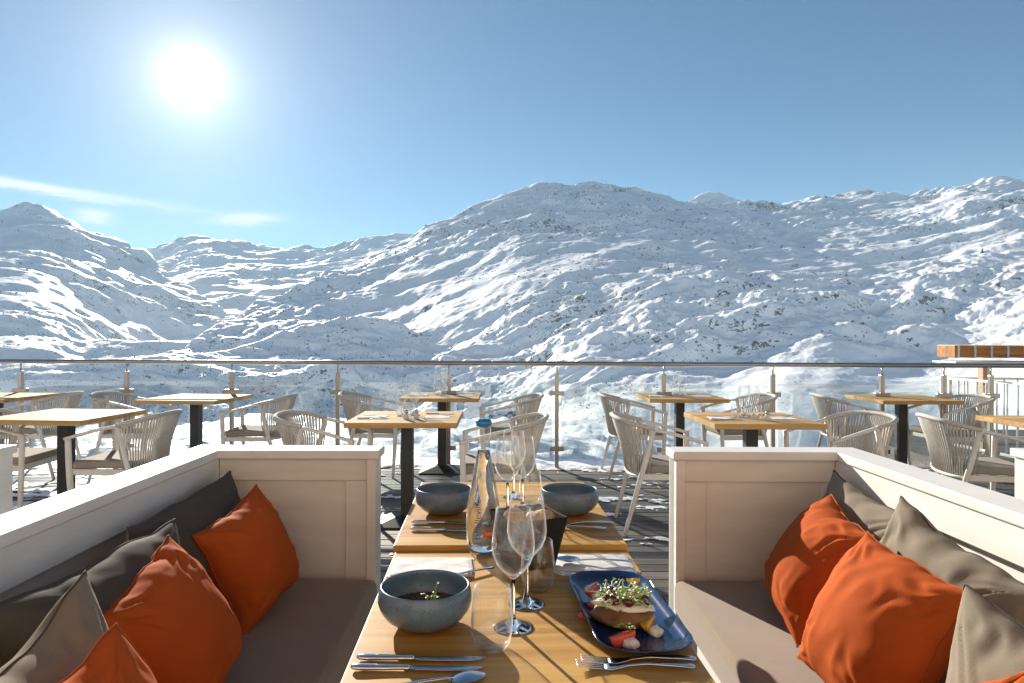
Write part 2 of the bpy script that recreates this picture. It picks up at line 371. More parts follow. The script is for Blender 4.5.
    z300 = elev(v300, 300)
    z120 = elev(ip(u, [(-900, 455), (200, 448), (440, 436), (600, 432), (700, 470), (800, 500), (2200, 500)]), 120)
    ly = np.log(np.maximum(y, 1))
    k = [np.log(8), np.log(40), np.log(120), np.log(300)]
    z40 = elev(ip(u, [(-900, 480), (600, 476), (720, 520), (2200, 540)]), 40)
    near = np.where(ly < k[1], -3.2 + (z40 + 3.2) * np.clip((ly - k[0]) / (k[1] - k[0]), 0, 1),
           np.where(ly < k[2], z40 + (z120 - z40) * (ly - k[1]) / (k[2] - k[1]),
           np.where(y < 300, z120 + (z300 - z120) * (ly - k[2]) / (k[3] - k[2]), z300 - .32 * (y - 300))))
    near = near + np.clip((y - 10) / 60, 0, 1) * (2.8 * fbm(x / 45, y / 45, 71, 3) + 1.25 * (ridged(x / 17, y / 13, 75, 3) - .4) + np.clip(1 - y / 260, 0, 1) * .4 * fbm(x / 4.5, y / 4.5, 79, 3))
    m2 = np.maximum(near, mnt); K2 = 4.0
    return m2 + K2 * np.log(np.exp((near - m2) / K2) + np.exp((mnt - m2) / K2))
def build_terrain():
    tt = np.concatenate([np.linspace(-2.2, -.86, 110, endpoint=False), np.linspace(-.86, .86, 960, endpoint=False), np.linspace(.86, 2.2, 110)])
    yy = np.concatenate([np.geomspace(7.6, 620, 210, endpoint=False), np.geomspace(620, 8200, 860)])
    Y, T = np.meshgrid(yy, tt, indexing='ij'); X = T * Y
    Z = terrain_height(X, Y); Z[0] = -3.4
    nr, nc = Y.shape; co = np.stack([X, Y, Z], -1).reshape(-1, 3).astype(np.float32)
    i = np.arange(nr * nc).reshape(nr, nc)
    q = np.stack([i[:-1, :-1], i[:-1, 1:], i[1:, 1:], i[1:, :-1]], -1).reshape(-1, 4).astype(np.int32)
    me = bpy.data.meshes.new('mountains'); me.vertices.add(len(co)); me.vertices.foreach_set('co', co.ravel())
    me.loops.add(q.size); me.loops.foreach_set('vertex_index', q.ravel()); me.polygons.add(len(q))
    me.polygons.foreach_set('loop_start', np.arange(len(q), dtype=np.int32) * 4)
    me.polygons.foreach_set('use_smooth', np.ones(len(q), dtype=bool))
    me.update(calc_edges=True); me.materials.append(M['terrain'])
    o = bpy.data.objects.new('mountains', me); COL.objects.link(o); tag(o, kind='structure')
build_terrain()
def build_bounce_hillside():  # unseen slope behind the camera, added to bounce sunlight onto the shaded mountains
    xs = np.linspace(-5000, 5000, 161); ys = -8 - np.concatenate([[0], np.geomspace(6, 3000, 90)])
    X, Y = np.meshgrid(xs, ys, indexing='ij'); dd = -8 - Y
    Z = -3.39 + dd * .36 + np.clip(dd / 300, 0, 1) * (35 * fbm(X / 500, Y / 500, 401, 4) + 8 * ridged(X / 120, Y / 120, 411, 2))
    mb = MB(); mb.grid(np.stack([X, Y, Z], -1)); tag(mb.build('hillside', 'terrain'), kind='structure')
build_bounce_hillside()
g = MB().box(-9000, 9000, -8, 7.6, -3.9, -3.4); tag(g.build('ground', 'terrain'), kind='structure')

def scatter(name, mat, n, ylo, yhi, tlo, thi, smin, smax, dens, seed):
    """many small rocks / shrubs sitting on the slopes, one mesh (a mass nobody could count)"""
    rng = np.random.default_rng(seed)
    bm = bmesh.new(); bmesh.ops.create_icosphere(bm, subdivisions=1, radius=1); bv = np.array([v.co[:] for v in bm.verts]); bf = np.array([[v.index for v in f.verts] for f in bm.faces]); bm.free()
    y = np.exp(rng.uniform(np.log(ylo), np.log(yhi), n)); t = rng.uniform(tlo, thi, n); x = t * y
    # gather into swathes
    d = fbm(x / 420, y / 420, seed, 3) + .7 * fbm(x / 90, y / 90, seed + 7, 2)
    keep = d + rng.uniform(-.35, .35, n) > dens; x, y = x[keep], y[keep]; n = len(x)
    z = terrain_height(x, y)
    s = rng.uniform(0, 1, n) ** 2.2 * (smax - smin) + smin; s *= np.clip((y / 2200), .25, 1.7)
    sc = rng.uniform(.6, 1.4, (n, 3)) * s[:, None]; sc[:, 2] *= .7
    V = bv[None] * (1 + rng.uniform(-.35, .35, (n, len(bv), 1))) * sc[:, None]
    V += np.stack([x, y, z + s * .15], -1)[:, None]
    Fc = bf[None] + (np.arange(n) * len(bv))[:, None, None]
    me = bpy.data.meshes.new(name); me.from_pydata(V.reshape(-1, 3).tolist(), [], Fc.reshape(-1, 3).tolist()); me.update(); me.materials.append(M[mat])
    o = bpy.data.objects.new(name, me); COL.objects.link(o); return tag(o, kind='stuff')
tag(scatter('rocks', 'rock', 14000, 900, 4500, -.8, .85, .7, 3.8, .34, 101), 'dark rocks poking through the snow of the mountain slopes', 'rocks')
tag(scatter('shrubs', 'shrub', 26000, 700, 2600, -.85, .3, .7, 2.8, .16, 202), 'dark leafless shrubs dotting the lower snowy slopes', 'shrubs')

tag(scatter('shrubs', 'shrub', 15000, 600, 1050, -.85, -.2, .7, 2.4, -.1, 303), 'dense dark shrubs on the shaded slope below the left railing', 'shrubs')

# conifers on the lower right slope
def conifer(h):
    t = thing('conifer', 'small dark conifer standing alone on the snowy slope', 'tree', group='lone conifers on the slopes')
    tr = MB(); tr.tube([(0, 0, -1), (0, 0, h * .5), (0, 0, h)], [h * .025, h * .018, h * .004], 7); tr.build('trunk', 'bark', t)
    c = MB(); rg = random.Random(3)
    for k in range(15):
        f = k / 14; z = h * (.12 + .86 * f); r = h * .25 * (1 - f) ** .85 + .08
        nb = 11
        for j in range(nb):
            a = 2 * PI * (j + rg.random()) / nb; rr = r * rg.uniform(.6, 1.1); w = .30 * rr
            ca, sa = math.cos(a), math.sin(a)
            c.add([(0, 0, z + .12 * h * .5), (ca * rr - sa * w, sa * rr + ca * w, z - rr * .35), (ca * rr * 1.15, sa * rr * 1.15, z - rr * .45), (ca * rr + sa * w, sa * rr - ca * w, z - rr * .3)], [(0, 1, 2), (0, 2, 3), (0, 3, 1), (1, 3, 2)])
    c.build('crown', 'needles', t); return t
cf = conifer(11)
for i, (uu, Yd) in enumerate([(982, 1500), (668, 1550), (745, 1750), (700, 1400), (846, 1450), (300, 1300), (236, 1250), (421, 1350), (902, 1700), (560, 1500)]):
    xx = (uu - CU) / F * Yd; zz = float(terrain_height(np.array([xx]), np.array([float(Yd)]))[0])
    o = cf if i == 0 else dup(cf)
    o.location = (xx, Yd, zz); sc = [1.25, .9, .7, .8, .8, .9, .8, .9, .8, .7][i]; o.scale = (sc, sc, sc); o.rotation_euler[2] = i * 1.3
# ski lift masts on the main summit
def mast():
    t = thing('lift_mast', 'thin lift mast standing on the rounded mountain summit', 'mast', group='lift masts on the summit')
    MB().tube([(0, 0, -4), (0, 0, 17)], [1.0, .7], 8).build('pole', 'black', t)
    MB().box(-4, 4, -.7, .7, 15.2, 16.4).build('crossarm', 'black', t); return t
ms = None
for i, uu in enumerate([600.5, 604.5, 611]):
    Yd = 3230; xx = (uu - CU) / F * Yd; zz = float(terrain_height(np.array([xx]), np.array([float(Yd)]))[0])
    ms = ms or mast(); o = ms if i == 0 else dup(ms)
    o.location = (xx, Yd, zz)

# ------------------------------------------------------------------ unseen facade behind the terrace, added for warm bounce light
def build_bounce_chalet():
    t = thing('chalet', 'timber and cream rendered chalet front at the back of the terrace', 'building', (0, -4.2, 0))
    MB().box(-12, 12, -.5, 0, 0, 3.1).build('wall', 'render_wall', t)
    cl = MB()
    for k in range(22): cl.box(-12, 12, -.46 - .01, .02, 3.105 + k * .16, 3.255 + k * .16)
    cl.build('timber_cladding', 'chalet_wood', t)
    MB().box(-12.5, 12.5, -.5, 1.3, 6.66, 6.86).build('eaves', 'chalet_wood', t)
    w0 = None
    for x in (-9, -5.4, 1.2 + 4.2, 9):
        if w0 is None:
            f = MB()
            for a in ((-1.05, -.95, .5, 2.5), (.95, 1.05, .5, 2.5), (-.95, .95, .5, .6), (-.95, .95, 2.4, 2.5), (-.04, .04, .6, 2.4)): f.box(a[0], a[1], .002, .05, a[2], a[3])
            w0 = f.build('window', 'white', t); MB().box(-.95, .95, .004, .012, .6, 2.4).build('pane', 'dark_pane', w0); o = w0
        else: o = dup(w0, parent=t)
        o.location = (x, 0, 0)
    d = MB().box(-.9, .9, .003, .05, .0, 2.3).build('door', 'chalet_wood', t, bevel=.004); d.location = (-1.6, 0, 0)
    MB().box(.7, .74, .05, .09, .95, 1.25).build('handle', 'steel', d)
M['render_wall'] = m_noisy('warm cream render', (.54, .53, .495), (.62, .61, .57), 3, .9, .3, 40)
M['chalet_wood'] = m_wood('honey brown chalet timber', (.26, .13, .055), (.36, .19, .085), (.45, .26, .13), .6, 0)
M['dark_pane'] = m_noisy('dark window glass', (.02, .025, .03), (.03, .035, .04), 2, .05, 0)
build_bounce_chalet()

# ------------------------------------------------------------------ deck
def build_deck():
    mb = MB(); y = -4.2; rg = random.Random(5)
    while y < 6.98:
        x = -11 + rg.random() * 2
        while x < 9:
            ln = rg.uniform(2.4, 4.2); dz = rg.uniform(-.002, .002)
            mb.box(x, min(x + ln - .004, 9.5), y, y + .112, -.035, dz); x += ln
        y += .12
    tag(mb.build('deck', 'deck', bevel=.003, seg=1), kind='structure')
    b = MB().box(-11, 9.5, -4.2, 6.95, -.35, -.045); tag(b.build('deck_substructure', 'black'), kind='structure')
build_deck()
def deck_y_edge(x): return 6.93 - .0295 * x
def build_deck_snow():
    nx, ny = 900, 330; xs = np.linspace(-8, 6, nx); ys = np.linspace(2.7, 7.12, ny)
    Xg, Yg = np.meshgrid(xs, ys, indexing='ij')
    n = .62 * fbm(Xg * 1.1, Yg * 2.6, 301, 4) + .28 * fbm(Xg * 5, Yg * 9, 311, 3)
    dens = -.47 + .52 * np.clip((-Xg - 1.6) / 1.2, 0, 1) + .95 * np.exp(-((Yg - (deck_y_edge(Xg) + .02)) / .13) ** 2)
    dens += .30 * np.exp(-(((Xg - .85) / .45) ** 2 + ((Yg - 5.3) / .5) ** 2)) + .32 * np.exp(-(((Xg + .9) / .6) ** 2 + ((Yg - 5.6) / .8) ** 2)) + .18 * np.clip((Yg - 5.6) / 1, 0, 1)
    dens -= .5 * np.clip((Xg - 1.8), 0, 1) * (Yg < 6.5)
    h = np.clip((n + dens) * .028, -.01, .03) + .004 * fbm(Xg * 14, Yg * 14, 331, 2)
    h = np.where(Yg > 6.99, np.minimum(h, .02 - (Yg - 6.99) * .5), h)
    ok = h > .001
    idx = -np.ones(Xg.shape, int); q = ok[:-1, :-1] & ok[1:, :-1] & ok[:-1, 1:] & ok[1:, 1:]
    i, j = np.nonzero(q); use = np.zeros_like(ok)
    for a, b in ((0, 0), (1, 0), (0, 1), (1, 1)): use[i + a, j + b] = True
    idx[use] = np.arange(use.sum())
    V = np.stack([Xg, Yg, np.maximum(h, .0005) + .003], -1)[use]
    Fq = np.stack([idx[i, j], idx[i + 1, j], idx[i + 1, j + 1], idx[i, j + 1]], -1)
    mb = MB(); mb.add(V.tolist(), Fq.tolist(), True)
    tag(mb.build('deck_snow', 'snow'), 'thin trodden snow lying on the boards of the terrace', 'snow', kind='stuff')
build_deck_snow()

# ------------------------------------------------------------------ glass railing
def build_railing():
    t = thing('glass_railing', 'stainless steel handrail on posts with clear glass panels along the terrace edge', 'railing', (0, 0, 0))
    us = [-192, -85, 21, 127, 232, 338, 449, 557, 664, 773, 882, 944, 991, 1098]
    ps = []
    for u in us:
        k = (u - CU) / F; x = k * 6.93 / (1 + k * .0295); ps.append((x, deck_y_edge(x)))
    d = Vector((ps[-1][0] - ps[0][0], ps[-1][1] - ps[0][1], 0)).normalized(); ang = math.atan2(d.y, d.x)
    a = Vector((ps[0][0] - .6, deck_y_edge(ps[0][0] - .6), 1.062)); b = Vector((ps[-1][0] + .4, deck_y_edge(ps[-1][0] + .4), 1.062))
    MB().tube([a, b], .0225, 20).build('handrail', 'steel', t)
    p0 = None
    for i, (x, y) in enumerate(ps):
        if p0 is None:
            mb = MB().box(-.0195, .0195, -.02, .02, .0, .965); mb.box(-.05, .05, -.05, .05, -.02, .008)
            p0 = mb.build('post', 'steel', t, bevel=.003)
            MB().tube([(0, 0, .965), (0, 0, 1.045)], .0065, 10).build('pin', 'steel', p0)
            for z in (.20, .762):
                MB().box(-.075, .075, -.026, .014, z - .022, z + .022).build('clamp', 'steel', p0, bevel=.004)
            o = p0
        else: o = dup(p0, parent=t)
        o.location = (x, y, 0); o.rotation_euler[2] = ang
    for i in range(len(ps) - 1):
        w = math.hypot(ps[i + 1][0] - ps[i][0], ps[i + 1][1] - ps[i][1]) - .10
        MB().box(-w / 2, w / 2, -.005, .005, .10, .865).build('glass_panel', 'pane', t, loc=((ps[i][0] + ps[i + 1][0]) / 2, (ps[i][1] + ps[i + 1][1]) / 2, 0), rz=ang)
        MB().box(-w / 2, w / 2, -.004, .004, .866, .871).build('polished_edge', 'glass_edge', t.children[-1])  # pale strip added as a painted highlight along the pane's top
build_railing()

# ------------------------------------------------------------------ tables
def make_table(w, d, z_top=.75, th=.035, label='', loc=(0, 0, 0), rz=0, group=None, top='wood'):
    t = thing('dining_table', label, 'table', loc, rz, group)
    MB().box(-w / 2, w / 2, -d / 2, d / 2, z_top - th, z_top).build('table_top', top, t, bevel=.003)
    MB().box(-.042, .042, -.042, .042, .03, z_top - th - .006).build('leg', 'black', t, bevel=.004)
    b = MB(); h = .21
    b.add([(-h, -h, 0), (h, -h, 0), (h, h, 0), (-h, h, 0), (-h, -h, .012), (h, -h, .012), (h, h, .012), (-h, h, .012), (-.06, -.06, .055), (.06, -.06, .055), (.06, .06, .055), (-.06, .06, .055)],
          [(3, 2, 1, 0), (0, 1, 5, 4), (1, 2, 6, 5), (2, 3, 7, 6), (3, 0, 4, 7), (4, 5, 9, 8), (5, 6, 10, 9), (6, 7, 11, 10), (7, 4, 8, 11), (8, 9, 10, 11)])
    b.build('base', 'black', t, bevel=.003)
    MB().box(-.15, .15, -.15, .15, z_top - th - .006, z_top - th - .001).build('mounting_plate', 'black', t)
    return t
TABLES = [  # x, y, label
    (-3.17, 4.96, 'bare wooden table on a black post, the nearer one behind the left booth'),
    (-2.90, 6.46, 'bare wooden table by the railing behind the left booth corner'),
    (-4.86, 6.55, 'bare wooden table at the railing, leftmost and half cut off'),
    (-.68, 4.88, 'laid wooden table directly beyond the left booth panel, on a black post'),
    (-.60, 6.78, 'laid wooden table at the railing behind another laid table, left of centre'),
    (1.755, 6.78, 'laid wooden table at the railing, behind the chairs right of centre'),
    (1.77, 4.88, 'laid wooden table just behind the right booth panel'),
    (3.91, 6.70, 'bare wooden table at the railing on the right side'),
    (3.90, 4.72, 'bare wooden table cut off by the right edge of the picture')]
tt0 = None
for i, (x, y, lab) in enumerate(TABLES):
    if tt0 is None: tt0 = make_table(.75, .75, label=lab, loc=(x, y, 0), rz=R(-4), group='wooden tables on the terrace', top='matte_wood')
    else: dup(tt0, (x, y, 0), R([-4, -5, -3, .5, 0, 0, .5, -1, -.5][i]), lab)
front_rz = R(1.5)
FT = make_table(.605, .80, .75, .03, 'honey coloured wooden table in front with the food and drinks laid on it', (.035, 1.385, 0), front_rz, 'tables between the booths')
BT = make_table(.615, .80, .762, .03, 'wooden table pushed against the far end of the front table, with two empty bowls', (.012, 2.19, 0), front_rz, 'tables between the booths')

# ------------------------------------------------------------------ rope chairs (forward is +X)
def make_chair(label, group):
    t = thing('rope_chair', label, 'chair', group=group)
    def bez(p, n=14):
        out = []; 
        for i in range(n + 1):
            s = i / n * (len(p) - 1); k = min(int(s), len(p) - 2); f = s - k
            P = [Vector(p[max(k - 1, 0)]), Vector(p[k]), Vector(p[k + 1]), Vector(p[min(k + 2, len(p) - 1)])]
            out.append(.5 * (2 * P[1] + (P[2] - P[0]) * f + (2 * P[0] - 5 * P[1] + 4 * P[2] - P[3]) * f * f + (3 * P[1] - P[0] - 3 * P[2] + P[3]) * f ** 3))
        return out
    for s in (-1, 1):
        MB().tube([(-.085, .255 * s, .715), (-.15, .25 * s, .45), (-.27, .235 * s, 0)], [.017, .017, .012], 10, 1.1).build('leg', 'chair', t)
        MB().tube(bez([(.250, .262 * s, .622), (.243, .259 * s, .42), (.232, .25 * s, .2), (.218, .24 * s, 0)], 10), [.018] * 6 + [.017, .016, .015, .013, .012], 10, 1.1).build('leg', 'chair', t)
        MB().tube(bez([(-.09, .255 * s, .712), (.05, .268 * s, .682), (.17, .27 * s, .650), (.268, .265 * s, .622)], 10), .019, 10, .62).build('armrest', 'chair', t)
    top = bez([(-.085, .262, .716), (-.20, .262, .744), (-.285, .20, .766), (-.318, .09, .776), (-.322, 0, .778), (-.318, -.09, .776), (-.285, -.20, .766), (-.20, -.262, .744), (-.085, -.262, .716)], 40)
    low = bez([(-.115, .235, .40), (-.17, .215, .395), (-.205, .15, .392), (-.22, .07, .39), (-.222, 0, .39), (-.22, -.07, .39), (-.205, -.15, .392), (-.17, -.215, .395), (-.115, -.235, .40)], 40)
    MB().tube(top, .0165, 10, .9).build('top_rail', 'rope', t)
    MB().tube(low, .011, 8).build('lower_rail', 'chair', t)
    rp = MB()
    for i in range(40):
        f = (i + .5) / 40 * 40; k = int(f); g = f - k
        a = top[k].lerp(top[min(k + 1, 40)], g); b = low[k].lerp(low[min(k + 1, 40)], g); m = a.lerp(b, .5) + Vector((.012, 0, 0))
        rp.tube([a, m, b], [.0064, .0060, .0050], 6)
    rp.build('rope_back', 'rope', t)
    fr = MB(); fr.box(-.17, .235, -.25, -.222, .375, .415); fr.box(-.17, .235, .222, .25, .375, .415); fr.box(.205, .235, -.222, .222, .375, .415); fr.box(-.17, -.14, -.222, .222, .375, .415)
    fr.build('seat_frame', 'chair', t, bevel=.004)
    MB().prism([(-.19, -.20), (-.12, -.225), (.235, -.235), (.25, -.2), (.25, .2), (.235, .235), (-.12, .225), (-.19, .20)], .416, .468).build('seat_cushion', 'chair_pad', t, bevel=.016, seg=3)
    return t
CHAIRS = [ # x, y, heading deg, label
    (-2.675, 4.86, 178, 'rope backed chair right of the bare table nearest the left booth wall'),
    (-3.60, 4.98, 4, 'rope backed chair tucked in left of the bare table nearest the left booth wall'),
    (-4.42, 6.52, 183, 'rope backed chair facing left by the railing, at the leftmost bare table'),
    (-3.56, 6.56, 2, 'rope backed chair facing right, left of the bare railing table by the booth corner'),
    (-2.28, 6.40, 182, 'rope backed chair facing left, right of the bare railing table by the booth corner'),
    (-1.24, 4.80, -3, 'rope backed chair facing right, left of the nearer laid table beyond the left booth panel'),
    (-1.25, 6.66, 0, 'rope backed chair at the railing, left of the farther laid table left of centre'),
    (-.02, 4.74, 181, 'rope backed chair facing left, seen just behind the water bottle'),
    (.05, 6.52, 183, 'rope backed chair facing left at the railing, farther one behind the water bottle'),
    (1.09, 4.76, -2, 'rope backed chair facing right with its legs in full view beside the right booth panel'),
    (1.26, 6.60, 0, 'rope backed chair facing right at the railing, behind the chair beside the right booth panel'),
    (2.27, 6.60, 182, 'rope backed chair facing left at the railing, half hidden by glasses on the laid table'),
    (2.40, 4.86, 192, 'rope backed chair turned slightly, above the corner of the right booth wall'),
    (3.36, 6.62, -8, 'rope backed chair facing right at the railing, left of the bare table on the right'),
    (4.29, 6.56, 184, 'rope backed chair facing left at the railing, before the white balusters'),
    (3.28, 4.74, -10, 'rope backed chair facing right with a broad fan of cords, above the right booth wall')]
ch0 = None
for x, y, h, lab in CHAIRS:
    if ch0 is None: ch0 = make_chair(lab, 'rope chairs around the terrace tables'); ch0.location = (x, y, 0); ch0.rotation_euler = (0, 0, R(h))
    else: dup(ch0, (x, y, 0), R(h), lab)

# ------------------------------------------------------------------ booths
def make_booth(side, x_in, x_wall, y_end, label, y_near=-.9, loc=None):
    """side -1: wall on the left, seat opens to +X; x_in: open end of the far panel; x_wall: inner face of the side wall"""
    t = thing('booth_bench', label, 'booth', (x_in, y_end, 0), 0, 'white panelled booths')
    s = side; W = abs(x_wall - x_in); D = y_end - y_near; H = .90
    def bx(mb, x0, x1, y0, y1, z0, z1):                      # x measured from the open end towards the wall
        a, b = sorted((s * x0, s * x1)); return mb.box(a, b, y0, y1, z0, z1)
    # end panel: recessed board with rails and stiles
    p = bx(MB(), .012, W + .088, .035, .075, 0, H - .032).build('end_panel', 'white', t)
    f = MB(); bx(f, .012, .045, .001, .109, 0, H - .032); f.build('edge_post', 'white', p, bevel=.003)
    f = MB(); bx(f, .047, .125, .022, .0345, .30, H - .115); f.build('stile', 'white', p, bevel=.002)
    f = MB(); bx(f, W - .045, W - .002, .022, .0345, .30, H - .115); f.build('stile', 'white', p, bevel=.002)
    f = MB(); bx(f, .047, W - .002, .021, .0345, H - .1135, H - .033); f.build('top_board', 'white', p, bevel=.002)
    f = MB(); bx(f, .012, W + .088, .0755, .1, 0, H - .034); f.build('outer_board', 'white', p, bevel=.002)
    # side wall
    w = MB(); bx(w, W + .035, W + .088, -D, .034, 0, H - .032); w = w.build('side_wall', 'white', t)
    f = MB(); bx(f, W + .0, W + .034, -D, .033, H - .125, H - .033); f.build('top_board', 'white', w, bevel=.002)
    y = -.50
    while y > -D:
        f = MB(); bx(f, W + .02, W + .0345, y - .035, y + .035, .3, H - .127); f.build('stile', 'white', w, bevel=.002); y -= .62
    # mitred cap
    c = MB(); o = -.008
    pts = [(0, o), (W + o, o), (W + o, -D), (W + .112, -D), (W + .112, .118), (0, .118)]
    c.prism([(s * a, b) for a, b in pts], H - .031, H); c.build('cap_rail', 'white', t, bevel=.004)
    b = MB(); bx(b, .06, W, -D, -.002, 0, .315); b.build('seat_base', 'white', t)
    b = MB(); bx(b, .0, W - .004, -D, -.004, .32, .443); b.build('seat_cushion', 'taupe', t, bevel=.028, seg=4)
    return t
LB_ = make_booth(-1, -.445, -1.03, 2.46, 'white panelled booth with dark seat on the left of the laid table')
RB_ = make_booth(1, .615, 1.21, 2.46, 'white panelled booth with sunlit taupe seat on the right of the laid table')
dup(LB_, (-1.83, 2.46, 0), 0, 'white panelled booth cut off at the left edge, only its corner post in view')
dup(RB_, (1.914, 2.46, 0), 0, 'white panelled booth cut off at the right edge, only its corner post in view')

# ------------------------------------------------------------------ pillows
def pillow(name, label, mat, corner, wdir, updir, W, H, T, seed, group, seam=None, crease=1.0, sag=0.0):
    """corner: world point of the top corner on the -w side; wdir runs along the top edge, updir up the pillow"""
    w = Vector(wdir).normalized(); u = Vector(updir); u = (u - w * u.dot(w)).normalized(); n = w.cross(u)
    c = Vector(corner) + w * W / 2 - u * H / 2
    K = 64; a = np.sin(np.linspace(-PI / 2, PI / 2, K)) * .5 + np.linspace(-1, 1, K) * .5
    A, B = np.meshgrid(a, a, indexing='ij')
    pin = .085
    PX = A * (1 - pin * (1 - B ** 2) * np.abs(A) ** 1.5) * W / 2; PY = B * (1 - pin * (1 - A ** 2) * np.abs(B) ** 1.5) * H / 2
    PY = PY - sag * (1 - A ** 2) * (B + 1) * .5 * H
    PX = PX + .011 * np.abs(A) ** 3 * fbm(B * 1.7 + seed * 3.1, A * .6 + 2, seed + 50, 2) * (1 - B ** 4); PY = PY + .013 * np.abs(B) ** 3 * fbm(A * 1.9 + seed * 1.7, B * .6, seed + 60, 2) * (1 - A ** 4)
    th = np.clip((1 - A ** 2) * (1 - B ** 2), 0, 1) ** .5 * T
    rim = np.clip((1 - A ** 2) * (1 - B ** 2) * 6, 0, 1)
    def side(sg, sd):
        wr = .0045 * fbm(A * 1.3 + sd, B * 1.3, seed + sd, 2)
        for k, (ca, cb) in enumerate(((1, 1), (-1, 1), (1, -1), (-1, -1))):
            dx, dy = A - ca, B - cb; r = np.hypot(dx, dy); an = np.arctan2(dy, dx)
            wr = wr + crease * .0038 * np.exp(-((r - .45) / .38) ** 2) * np.sin(an * 11 + 2.2 * perlin(r * 2 + k, an * 2, seed + sd + k) * 3 + k)
        wr = wr + crease * .0032 * (1 - np.abs(perlin(A * 1.2 + B * 2.6 + 3, B * 1.1 - A * .9, seed + sd + 20)) * 2) * np.abs(perlin(A * 1.1, B * 1.1, seed + sd + 30)) * 2
        z = sg * (th + wr * rim)
        return np.stack([PX, PY, z], -1)
    mb = MB(); mb.grid(side(1, 0)); mb.grid(side(-1, 3))
    o = mb.build(name, mat, weld=True)
    o.matrix_world = Matrix(((w.x, u.x, n.x, c.x), (w.y, u.y, n.y, c.y), (w.z, u.z, n.z, c.z), (0, 0, 0, 1)))
    tag(o, label, 'cushion', group)
    if seam:
        ring = [(PX[i, 0], PY[i, 0]) for i in range(K)] + [(PX[-1, j], PY[-1, j]) for j in range(1, K)] + [(PX[i, -1], PY[i, -1]) for i in range(K - 2, -1, -1)] + [(PX[0, j], PY[0, j]) for j in range(K - 2, 0, -1)]
        ring.append(ring[0]); sm = MB(); sm.tube([(x, y, 0) for x, y in ring], .0028, 6, up=(0, 0, 1)); sm.build('seam', seam, o)
    return o
def pillow_c(name, label, mat, size, c, x, y, T, seed, group, seam=None, **k):
    x = Vector(x); y = Vector(y); corner = Vector(c) - x * size / 2 + y * size / 2
    return pillow(name, label, mat, corner, x, y, size, size, T, seed, group, seam, **k)
GB, GO = 'taupe back cushions in the booths', 'burnt orange pillows in the booths'
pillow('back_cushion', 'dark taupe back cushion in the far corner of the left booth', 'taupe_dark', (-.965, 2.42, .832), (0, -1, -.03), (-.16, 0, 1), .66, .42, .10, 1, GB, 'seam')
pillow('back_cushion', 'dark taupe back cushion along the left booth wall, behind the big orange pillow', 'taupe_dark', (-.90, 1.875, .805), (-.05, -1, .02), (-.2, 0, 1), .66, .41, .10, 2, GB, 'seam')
pillow('back_cushion', 'grey cushion with sunlit edge at the bottom left corner of the picture', 'grey_taupe', (-.785, 1.285, .862), (-.12, -1, -.16), (-.26, -.12, 1), .46, .44, .11, 3, GB, 'seam', sag=.08)
pillow('back_cushion', 'taupe back cushion half in shade in the far corner of the right booth', 'grey_taupe', (1.15, 2.37, .852), (.0, -1, -.1), (.16, 0, 1), .50, .42, .095, 4, GB, 'seam')
pillow('back_cushion', 'sunlit taupe back cushion in the middle of the right booth wall', 'grey_taupe', (1.06, 1.815, .888), (.08, -1, -.22), (.22, -.1, 1), .45, .44, .10, 5, GB, 'seam')
pillow('back_cushion', 'sunlit taupe cushion nearest the lower right corner of the picture', 'grey_taupe', (.905, 1.335, .825), (.22, -1, -.14), (.06, .0, 1), .44, .42, .105, 6, GB, 'seam')
pillow_c('orange_pillow', 'burnt orange pillow farthest back on the left booth seat', 'orange', .345, (-.782, 2.118, .622), (.177, .961, .212), (-.364, -.136, .922), .105, 7, GO, 'orange_seam')
pillow_c('orange_pillow', 'large burnt orange pillow with a bright creased top in the middle of the left booth', 'orange', .355, (-.755, 1.57, .614), (-.013, .976, .218), (-.441, -.201, .875), .105, 8, GO, 'orange_seam')
pillow_c('orange_pillow', 'burnt orange pillow cut off by the bottom edge at the left', 'orange', .36, (-.615, 1.005, .605), (.498, .731, .466), (-.586, -.112, .802), .105, 9, GO, 'orange_seam')
pillow_c('orange_pillow', 'burnt orange pillow mostly in shade, farthest back on the right booth seat', 'orange', .375, (.94, 2.05, .628), (.489, -.151, .859), (.157, .984, .083), .105, 10, GO, 'orange_seam')
pillow_c('orange_pillow', 'big sunlit burnt orange pillow in the middle of the right booth', 'orange', .375, (.865, 1.58, .632), (.468, -.029, .883), (-.052, .997, .061), .105, 12, GO, 'orange_seam')
pillow_c('orange_pillow', 'burnt orange pillow showing only a corner at the lower right edge', 'orange', .34, (.80, 1.10, .572), (.3, .75, .55), (.45, -.65, .62), .105, 13, GO, 'orange_seam')

# ------------------------------------------------------------------ tableware
def spin(prof): return prof
def on_table(u, v, z=.75):
    Y = (EYE - z) * F / (v - CV); return ((u - CU) / F * Y, Y, z + .0005)
def m_solid_glass():
    m, nt, out = newmat('solid clear glass'); r = N(nt, 'ShaderNodeBsdfGlass'); r.inputs['IOR'].default_value = 1.47; r.inputs['Roughness'].default_value = .0
    L(nt, r.outputs[0], out.inputs[0]); return m
M['solid_glass'] = m_solid_glass()
def bowl_mesh(mb):
    mb.lathe([(.0001, .004), (.036, .004), (.038, .0), (.046, .0), (.060, .008), (.076, .020), (.086, .034), (.090, .048), (.0895, .062), (.0860, .075), (.0842, .0775), (.0820, .0765),
              (.0835, .068), (.0855, .056), (.0845, .044), (.078, .030), (.062, .017), (.040, .011), (.0001, .010)], 56)
GBW = 'blue grey stoneware bowls'
bw = thing('bowl', 'round blue grey stoneware bowl holding dark broth at the front left of the table', 'bowl', on_table(426, 624.5), 0, GBW)
mb = MB(); bowl_mesh(mb); mb.build('body', 'bowl', bw)
